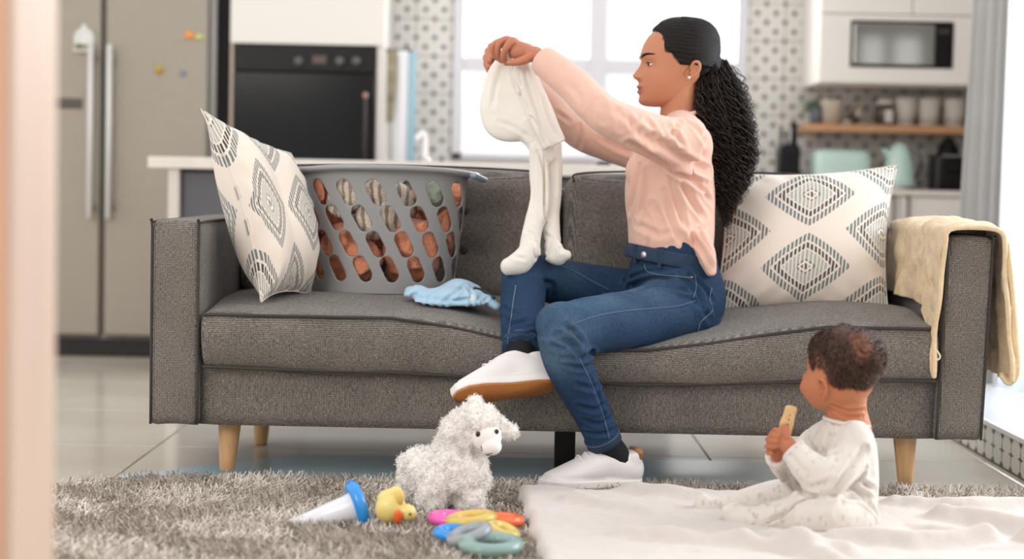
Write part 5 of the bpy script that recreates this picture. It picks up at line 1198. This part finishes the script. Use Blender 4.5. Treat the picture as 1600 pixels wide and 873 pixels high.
cl = g.choice(5, len(Rt), p=[.22, .3, .25, .15, .08]); pal = np.array([lin(c) for c in ((178, 166, 152), (204, 194, 181), (222, 213, 202), (134, 122, 110), (240, 233, 224))])
cc = pal[cl] * g.uniform(.85, 1.12, (len(Rt), 1)); pile = obj('pile', (V, F), colmat('pile_wool', .85, sheen=.2), rug, col=np.repeat(cc, 8, 0)); pile['kind'] = 'stuff'
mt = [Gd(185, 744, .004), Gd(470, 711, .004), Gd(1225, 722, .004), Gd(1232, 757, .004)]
mtV = np.array([[p_[0], p_[1], z] for z in (.001, .006) for p_ in mt]); single('floor_reflection', 'thin pale blue sheet painted as a sky reflection on the floor under the sofa', 'mat', (mtV, [[3, 2, 1, 0], [4, 5, 6, 7], [0, 1, 5, 4], [1, 2, 6, 5], [2, 3, 7, 6], [3, 0, 4, 7]]), pm('reflection_blue', (186, 218, 228), .22), (0, 4.95, .001), smooth=False)  # added sheet, its pale blue colour stands for sky reflected in the floor
# fleece blanket, a thick sheet with folds
folds = [([(.10, 4.55), (.45, 4.30), (.62, 4.05)], .03, .012), ([(.16, 4.25), (.36, 4.05), (.50, 3.80)], .03, .010), ([(.75, 4.52), (.95, 4.45), (1.2, 4.50)], .03, .014), ([(.3, 4.52), (.5, 4.5), (.7, 4.42)], .03, .012),
         ([(.25, 3.85), (.5, 3.78), (.7, 3.72)], .03, .012), ([(.7, 3.86), (.85, 3.80), (1.05, 3.86)], .03, .018), ([(1.0, 4.15), (1.15, 4.0), (1.3, 3.95)], .035, .016), ([(.9, 3.98), (1.02, 3.92), (1.1, 3.80)], .025, -.014), ([(.92, 4.3), (1.1, 4.25), (1.4, 4.3)], .03, .012), ([(.55, 3.9), (.62, 3.72), (.66, 3.6)], .03, .012), ([(1.12, 3.9), (1.2, 3.8), (1.35, 3.78)], .022, .018)]
def bl_h(x, y):
    q = np.stack([x, y, 0 * x], 1); h = .030 + .006 * fmulti(q, 6, 91, 2) * .6 + .0035 * np.abs(fnoise(q, 22, 93))
    for L, wd, am in folds:
        d = segdist(q, [(a, b, 0) for a, b in L]); h = h + am * 1.5 * np.exp(-(d / wd) ** 2) - am * .5 * np.exp(-((d - wd * 1.6) / wd) ** 2)
    bd = np.clip(1.6 * np.exp(-((x - .62) / .26) ** 4 - ((y - 4.08) / .20) ** 4), 0, 1); return h * (1 - bd) + .022 * bd
def blanket_fn(u, v):
    y = 3.45 + (v ** .8) * (bl_far[1] - 3.45); x0_ = blx(y); x = x0_ + (1.75 - x0_) * u; yf = bly(x); y = 3.45 + (v ** .8) * (yf - 3.45)
    e = np.minimum(u * 1.7 / .03, (1 - v) * 1.1 / .03); ed = np.sqrt(np.clip(1 - (1 - np.clip(e, 0, 1)) ** 2, 0, 1)); z = .012 + (bl_h(x, y) + .006) * (.25 + .75 * ed)
    return np.stack([x + .006 * np.sin(y * 30) * (1 - ed), y, z], 1)
V, F = sheet(330, 240, blanket_fn, 0); N_ = vnorm(V, F)
if N_[len(N_) // 2, 2] < 0: F = F[:, ::-1]; N_ = -N_
V = V + N_ * (.0011 * fmulti(V, 50, 95, 3))[:, None]
blk = thing('fleece_blanket', 'soft off-white fleece blanket spread on the rug under the baby', 'blanket', (.8, 4.05, .01))
M_bl = pm('fleece_cream', (208, 199, 192), .95, sheen=.4, bump=.0014, bscale=240, vary=.03, vscale=40)
o = obj('fabric', (V, F), M_bl, blk); md = o.modifiers.new('thick', 'SOLIDIFY'); md.thickness = .008; md.offset = -1

# ------------------------------------------------------------------ the baby
BY = 4.06
bf = head_frame(P(1318, 564, BY), math.radians(-33), 0, .06); BS = FPX / BY
T_b = [[-54, -12, 16, 15], [-50, -30, 34, 30], [-42, -43, 50, 41], [-30, -50, 60, 48], [-15, -54, 66, 53], [0, -57, 67, 54], [14, -60, 62, 53], [28, -64, 54, 51], [42, -66, 44, 48], [56, -63, 34, 42], [68, -54, 22, 31], [76, -42, 10, 18]]
feats_b = [(22, 0, 9, 8, 8, False), (42, 0, 5, 6, 13, False), (46, 0, -3, 2.5, 14, False), (50, 0, 4, 5, 12, False), (10, 21, -5, 7, 10, True), (38, 30, 7, 14, 14, True), (66, 0, 4, 7, 12, False)]
V, F = head_surface(T_b, BS, 0, 0, feats_b, 110, 130); HB = toW(bf, V)
def cb(X, Y, s=0.0): return toW(bf, [-X / BS, s, -Y / BS])
def bear(s): return cat([tube([cb(-24, 46, s * .063), cb(-24, 33, s * .067), cb(-17, 25, s * .074), cb(-9, 31, s * .078), cb(-9, 45, s * .075), cb(-17, 55, s * .066)], [.0035, .0042, .0045, .0045, .0045, .0048], 10, 5), ell(cb(-17, 40, s * .066), (.008, .0035, .013), 6, bf[1])])
bneck = tube([cb(2, 50), P(1322, 640, BY), P(1326, 672, BY)], [(.046, .042), (.046, .044), (.052, .056)], 24, 4, up=(1, 0, 0))
bt_pts = [P(1322, 668, BY), P(1320, 688, BY), P(1318, 725, BY), P(1314, 765, BY), P(1310, 800, BY + .01)]; bt_r = np.array([(.050, .055), (.071, .070), (.081, .074), (.085, .08), (.084, .088)])
bna = [P(1336, 698, 4.00), P(1305, 738, 3.955), P(1268, 734, 3.945), P(1240, 704, 3.965)]; bna_r = np.array([.042, .043, .039, .030])
bfa = [P(1280, 688, 4.13), P(1240, 728, 4.12), P(1214, 712, 4.05)]; bfa_r = np.array([.04, .038, .028])
bnl = [P(1325, 802, 4.02), P(1275, 800, 3.96), P(1232, 806, 3.985), P(1180, 812, 4.03), P(1150, 808, 4.05)]; bnl_r = np.array([.060, .055, .043, .030, .027])
bfl = [P(1290, 795, 4.13), P(1232, 778, 4.17), P(1180, 782, 4.19), P(1130, 793, 4.20), P(1102, 794, 4.20)]; bfl_r = np.array([.058, .046, .036, .027, .023])
# small hands round the biscuit
bw = P(1236, 700, 3.968); bp = P(1225, 689, 3.98)
bkn = [P(1218, 674, 3.978), P(1213, 681, 3.975), P(1211, 689, 3.975), P(1212, 697, 3.98)]
bfg = [[P(1210, 672, 3.995), P(1210, 678, 4.012)], [P(1204, 680, 3.995), P(1206, 686, 4.014)], [P(1202, 689, 3.998), P(1205, 694, 4.014)], [P(1204, 699, 4.002), P(1208, 702, 4.012)]]
def bhand(wr, pa, kn, fg, th): return [tube([wr, pa * .5 + wr * .5, pa], [(.018, .016), (.019, .015), (.019, .013)], 14, 4, up=nrm(kn[0] - kn[-1]))] + [tube([pa * .6 + k * .4, k] + f, [.0075, .0066, .006, .0052], 10, 5) for k, f in zip(kn, fg)] + [tube(th, [.0085, .0078, .0065], 10, 4)]
bh1 = bhand(bw, bp, bkn, bfg, [P(1230, 684, 3.97), P(1228, 672, 3.975), P(1224, 666, 3.985)])
bw2 = P(1215, 710, 4.045); bp2 = P(1212, 700, 4.03)
bkn2 = [P(1209, 682, 4.03), P(1204, 690, 4.03), P(1203, 698, 4.028), P(1204, 706, 4.028)]
bh2 = bhand(bw2, bp2, bkn2, [[P(1206, 676, 4.015), P(1214, 671, 4.005)], [P(1199, 686, 4.01), P(1206, 683, 3.99)], [P(1198, 697, 4.01), P(1204, 697, 3.99)], [P(1200, 707, 4.01), P(1206, 708, 3.99)]], [P(1216, 694, 4.02), P(1218, 682, 4.01), P(1219, 673, 4.005)])
Vh, Fh = union([(HB, F), bneck, bear(1), bear(-1)], .002, 3)
S = Surf(Vh, Fh); S.crease([(1281, 594), (1284, 603), (1281, 612)], .0022, .003)
for pp in ([(1300, 632), (1325, 642), (1350, 640)], [(1305, 642), (1328, 650), (1346, 650)]): S.crease(pp, .004, .0035)
Vh = S.V
V1, F1 = union(bh1 + bh2, .0015, 2)
cov = [tube(bt_pts, bt_r - .012, 20, 3, up=(1, 0, 0))] + [tube(L, r - .010, 14, 3) for L, r in ((bna, bna_r), (bfa, bfa_r), (bnl, bnl_r), (bfl, bfl_r))]
V3, F3 = union(cov, .007, 2)
L_ = toL(bf, Vh) * BS; fw, sd, up_ = L_.T; yy = -up_
hy = np.interp(fw, [-70, -30, -5, 5, 12, 24, 32, 38, 50, 62], [42, 46, 44, 36, 14, 6, 12, 2, -18, -38])
hm = np.clip((hy - yy + 2.2 * fnoise(Vh, 90, 12)) / 6, 0, 1)
swc = np.array([P(1338, 545, BY - .05)]); dsw = np.linalg.norm(Vh - swc, axis=1)
patch = np.clip(fnoise(Vh + dsw[:, None] * .2, 55, 17) * .9 - .45, 0, 1) * np.exp(-((dsw - .045) / .05) ** 2) * .45
sk = np.tile(np.array(lin((188, 120, 84))), (len(Vh), 1)); sk = blend(sk, (206, 118, 90), .4 * np.exp(-(np.linalg.norm(Vh - cb(-40, 40, .03), axis=1) / .025) ** 2))
hairf = hm * (1 - .75 * patch); sk = blend(sk, (60, 38, 29), hairf * .93)
Vall = np.vstack([Vh, V1, V3]); Fall = np.vstack([Fh, F1 + len(Vh), F3 + len(Vh) + len(V1)])
baby = thing('person', 'baby in pale patterned sleepsuit sitting on the fleece blanket, holding a biscuit', 'person', (P(1310, 830, BY)[0], BY, .035))
bb = obj('body', (Vall, Fall), M_skin, baby, col=np.vstack([sk, np.tile(np.array(lin((186, 116, 84))), (len(V1) + len(V3), 1))]))
for s in (1, -1):
    ec = cb(-43, 12, s * 20 / BS); e = obj('eye', ell(ec, (.010,) * 3, 6), M_eyew, bb); obj('iris', ell(ec + bf[1][0] * .0062, (.0058, .0058, .005), 5, basis(bf[1][0])), M_iris, e)
    obj('eyebrow', tube([cb(-54, -1, s * .014), cb(-53, -4, s * .027), cb(-46, -3, s * .042)], [.001, .0013, .0008], 6, 4), pm('brow_brown%d' % s, (84, 54, 40), .8), bb)
# fine short hair lying in a whorl
mskF = (hairf[Fh].mean(1)) ** 1.5; p_, n_, i_ = scatter(Vh, Fh, 9000, g, mskF)
ax_ = nrm(n_.mean(0)); rad = p_ - swc[0]; rad -= n_ * (rad * n_).sum(1, keepdims=True); tan_ = np.cross(n_, nrmr(rad)); dirv = nrmr(nrmr(rad) * .8 + tan_ * .9 + g.normal(0, .22, rad.shape) + np.stack([fnoise(p_, 40, 19), fnoise(p_, 40, 20), fnoise(p_, 40, 21)], 1) * .35)
V2, F2 = blades(p_, nrmr(dirv + n_ * .30), g.uniform(.006, .012, len(p_)), .0012, .35, 3, .2, g)
bhr = obj('hair', (V2, F2), pm('baby_hair', (52, 33, 25), .5, vary=.3, vscale=60), bb); bhr['kind'] = 'stuff'
# sleepsuit
sg = [tube(bt_pts, bt_r, 26, 4, up=(1, 0, 0), cap=.4), tube([P(1325, 672, BY), P(1338, 692, 4.00)], [.04, .045], 16, 2), tube([P(1312, 672, BY), P(1285, 688, 4.12)], [.04, .042], 16, 2)] + [tube(L, r, 20, 5, cap=c_) for L, r, c_ in ((bna, bna_r, .12), (bfa, bfa_r, .12), (bnl, bnl_r, .9), (bfl, bfl_r, .9))] + \
     [ell(P(1318, 805, 4.05), (.078, .085, .052), 10), ell(P(1350, 760, 4.05), (.03, .06, .05), 8), ell(P(1146, 803, 4.05), (.028, .022, .026), 8), ell(P(1100, 790, 4.20), (.022, .02, .026), 8)]
V, F = union(sg, .0034, 5); V[:, 2] = np.maximum(V[:, 2], .036)
S = Surf(V, F); S.V += S.N * (.0014 * fmulti(S.V, 20, 101, 3))[:, None]
for pp, wd, dp in (
    ([(1350, 702), (1325, 735), (1300, 770)], .008, .010), ([(1290, 668), (1280, 690), (1284, 706)], .006, .007), ([(1300, 664), (1296, 690), (1290, 715)], .006, .006), ([(1345, 740), (1330, 762), (1352, 775)], .007, .010), ([(1350, 730), (1342, 748), (1366, 765)], .006, .009), ([(1318, 776), (1345, 780), (1368, 800), (1374, 825)], .006, .009),
    ([(1225, 735), (1240, 760), (1270, 775)], .008, .008), ([(1262, 692), (1285, 712), (1310, 705)], .007, .005), ([(1240, 775), (1262, 772), (1285, 778)], .006, .006), ([(1228, 700), (1244, 722), (1262, 742)], .006, .004), ([(1200, 814), (1228, 800), (1244, 784)], .005, .007), ([(1168, 800), (1180, 812), (1178, 824)], .005, .005), ([(1120, 784), (1128, 796), (1124, 806)], .005, .005),
    ([(1300, 780), (1290, 800), (1296, 820)], .007, .004), ([(1270, 760), (1300, 752)], .007, .006), ([(1190, 776), (1204, 790)], .006, .005)): S.crease(pp, wd, dp)
S.V[:, 2] = np.maximum(S.V[:, 2], .0355); S.V = smooth_(S.V, S.F, 1); S.up()
sm_ = NT('sleepsuit'); vo = sm_.n('ShaderNodeTexVoronoi'); vo.inputs['Scale'].default_value = 62; sm_.k(sm_.co('Object', (1, 1, .6)), vo.inputs['Vector'])
nz = sm_.noise(sm_.co('Object'), 38, 2); dd_ = sm_.M('ADD', vo.outputs['Distance'], sm_.M('MULTIPLY', nz, .35))
sm_.set(Base_Color=sm_.ramp(dd_, [(.34, (206, 198, 192)), (.52, (224, 216, 208))]), Roughness=.92); sm_.b.inputs['Sheen Weight'].default_value = .4; sm_.bump(sm_.noise(sm_.co('Object'), 500, 3), .0012)
ss_ = obj('sleepsuit', S.geo(), sm_.m, bb)
obj('neckline', tube([P(1323, 656, BY) + np.array([.050 * math.cos(a), .054 * math.sin(a), .007 * math.cos(a) * -1 - .004]) for a in np.linspace(0, 2 * PI, 26)], .0045, 10, 1, closed=True), sm_.m, ss_)
for L, r in ((bna, bna_r), (bfa, bfa_r)):
    ax_ = nrm(L[-1] - L[-2]); obj('cuff', torus(L[-1], r[-1] - .006, .0065, ax_, 30, 10), sm_.m, ss_)
obj('leg_seam', tube(S.line([(1198, 816), (1226, 806), (1240, 790), (1256, 780), (1272, 778)], .0006), .0024, 8, 1), pm('seam_grey', (196, 186, 174), .8), ss_)
bsc = thing('biscuit', 'long pale baby biscuit held upright in the baby\'s hands', 'biscuit', P(1229, 672, 3.99))
bB = basis(nrm(P(1236, 636, 3.985) - P(1226, 680, 3.995)), (1, 0, 0)); V, F = rbox(-.0135, .0135, -.006, .006, -.034, .034, .0055, (8, 5, 12)); V += vnorm(V, F) * (.0009 * fmulti(V, 150, 111, 2))[:, None]
obj('biscuit', (V @ bB + P(1231, 657, 3.99), F), pm('biscuit_tan', (222, 180, 130), .8, vary=.12, vscale=90, bump=.001, bscale=300), bsc)
for i in range(5): q = P(1228 + i * 1.6, 678 - i * 7.5, 3.982); obj('hole', ell(q, (.0014, .002, .0022), 3), pm('hole_brown%d' % i, (120, 74, 44), .9), bsc)

# ------------------------------------------------------------------ plush alpaca
AY = 4.24
al = thing('plush_alpaca', 'white curly plush alpaca standing on the rug in front of the sofa', 'soft toy', (P(700, 795, AY)[0], AY, .03))
ag = [tube([P(658, 738, AY + .05), P(690, 738, AY + .01), P(722, 738, AY - .02)], [.056, .064, .062], 20, 4), tube([P(720, 742, AY - .02), P(716, 705, AY - .01), P(734, 664, AY - .02)], [.064, .058, .045], 20, 4),
      ell(P(745, 662, AY - .03), (.047, .045, .046), 9), tube([P(748, 640, AY - .02), P(744, 628, AY - .01)], [.022, .013], 14, 3), tube([P(770, 658, AY - .01), P(788, 668, AY - .01), P(800, 673, AY - .015)], [.026, .017, .009], 14, 4),
      tube([P(678, 745, AY - .05), P(676, 790, AY - .06)], [.036, .034], 16, 3, cap=.6), tube([P(738, 745, AY - .04), P(738, 790, AY - .05)], [.036, .032], 16, 3, cap=.6),
      tube([P(650, 745, AY + .05), P(642, 778, AY + .05)], [.036, .032], 16, 3, cap=.6), tube([P(705, 750, AY + .07), P(704, 780, AY + .08)], [.028, .026], 16, 3, cap=.6), ell(P(632, 728, AY + .08), (.02, .02, .024), 6)]
V, F = union(ag, .0032, 4); S = Surf(V, F)
fpt = P(764, 686, AY - .085); smooth_face = np.clip(np.linalg.norm((S.V - fpt), axis=1) / .012 - 1.9, 0, 1)
bmp = 1 - np.abs(fnoise(S.V, 110, 121)); S.V += S.N * ((.0042 * bmp + .0035 * fmulti(S.V, 60, 123, 2)) * smooth_face)[:, None]; S.up()
M_plush = pm('plush_white', (252, 248, 244), .95, sheen=.4, bump=.002, bscale=260, vary=.03, vscale=80)
ab = obj('body', S.geo(), M_plush, al)
p_, n_, i_ = scatter(S.V, S.F, 14000, g, smooth_face[S.F].mean(1)); V2, F2 = blades(p_ - n_ * .001, nrmr(n_ + g.normal(0, .6, n_.shape)), g.uniform(.006, .011, len(p_)), .0034, .9, 3, .35, g, .4)
tf_ = obj('curly_pile', (V2, F2), M_plush, al); tf_['kind'] = 'stuff'
muz = union([ell(P(760, 682, AY - .055), (.036, .030, .034), 9), ell(P(768, 697, AY - .072), (.024, .020, .021), 9)], .002, 3)
MS = Surf(*muz); mz = obj('face', muz, pm('plush_short', (248, 243, 238), .9, sheen=.3), al)
q = MS.hit(747, 678); obj('eye', ell(q, (.0062, .0042, .0068), 6), pm('eye_black', (14, 13, 14), .1, coat=.6), mz); obj('eye', ell(P(776, 674, AY - .075), (.0055, .004, .006), 6), pm('eye_black2', (14, 13, 14), .1, coat=.6), mz)
obj('smile', tube(MS.line([(752, 697), (754, 704), (760, 709), (769, 708)], .0004, 5), .0012, 6, 1), pm('smile_thread', (70, 62, 60), .8), mz)

# ------------------------------------------------------------------ plastic toys
def gl(name, rgb): return pm(name, rgb, .28, coat=.35, spec=.5)
M_blue = gl('toy_blue', (44, 148, 230))
qr, qt = P(556, 792, 4.05), P(436, 829, 4.02)
dv = nrm(qt - qr); 
stk = thing('stacking_cone', 'white stacking toy cone lying on its side with a blue ring base', 'toy', (qr[0], qr[1], .03))
Lc = np.linalg.norm(qt - qr); cB = basis(dv, (0, 1, 0))
obj('cone', lathe([(.0005, -.004), (.037, -.002), (.037, .004), (.033, .02), (.0165, Lc * .86), (.0125, Lc * .87), (.0095, Lc * .99), (.006, Lc * 1.02), (.0005, Lc * 1.025)], 36, qr, cB), gl('toy_white', (232, 232, 238)), stk)
obj('ring_base', torus(qr - dv * .004, .047, .0145, nrm(dv + np.array([-.0, -.12, 0])), 48, 18), M_blue, stk)
def ring(px, py, z, R, r, col, lab, axis=(0, 0, 1)):
    c = Gd(px, py, z); g_ = torus(c, R - .001, r * 1.2, nrm(axis), 48, 16, .85)
    return single('stacking_ring', lab, 'toy ring', g_, gl('ring_%d_%d' % (px, py), col), (c[0], c[1], c[2] - .015), 'scattered stacking rings')
ring(710, 810, .040, .046, .0125, (246, 96, 186), 'magenta plastic stacking ring at the left of the heap', (.05, .02, 1))
ring(736, 810, .052, .044, .012, (222, 192, 92), 'yellow ring lying on top of the magenta ring', (-.12, .0, 1))
ring(782, 812, .040, .040, .0125, (250, 116, 62), 'orange stacking ring behind the yellow rings', (.02, .05, 1))
ring(786, 829, .042, .026, .0115, (226, 200, 108), 'small yellow ring in front of the orange ring', (.35, -.15, 1))
ring(712, 832, .036, .036, .012, (40, 150, 232), 'bright blue ring under the grey ring', (0, -.05, 1))
ring(733, 834, .052, .036, .0125, (158, 164, 170), 'pale grey ring leaning on the blue ring', (-.33, -.1, 1))
ring(767, 850, .044, .052, .014, (142, 172, 166), 'sage green ring nearest the viewer', (.0, -.06, 1))
dk = Gd(610, 815, .03); DY = dk[1]
duck = thing('rubber_duck', 'yellow rubber duck tipped forward with orange beak beside the alpaca', 'toy duck', dk)
M_dk = pm('duck_yellow', (236, 214, 130), .35, coat=.3, sss=.1)
V, F = union([ell(P(610, 793, DY), (.034, .034, .036), 9, basis((.5, 0, 1))), tube([P(604, 780, DY), P(618, 770, DY)], [.022, .016], 14, 3), ell(P(636, 801, DY - .012), (.0215, .021, .020), 9)], .002, 4)
db = obj('body', (V, F), M_dk, duck)
obj('beak', ell(P(622, 807, DY - .034), (.0095, .008, .0165), 7, basis((.15, -.2, 1))), pm('duck_orange', (236, 104, 40), .35), duck)
obj('eye', ell(P(641, 803, DY - .033), (.0035, .002, .003), 5), pm('duck_eye', (90, 84, 66), .3), duck)
obj('wing', ell(P(625, 777, DY - .018), (.010, .012, .018), 7), pm('duck_wing', (226, 196, 104), .4), duck)
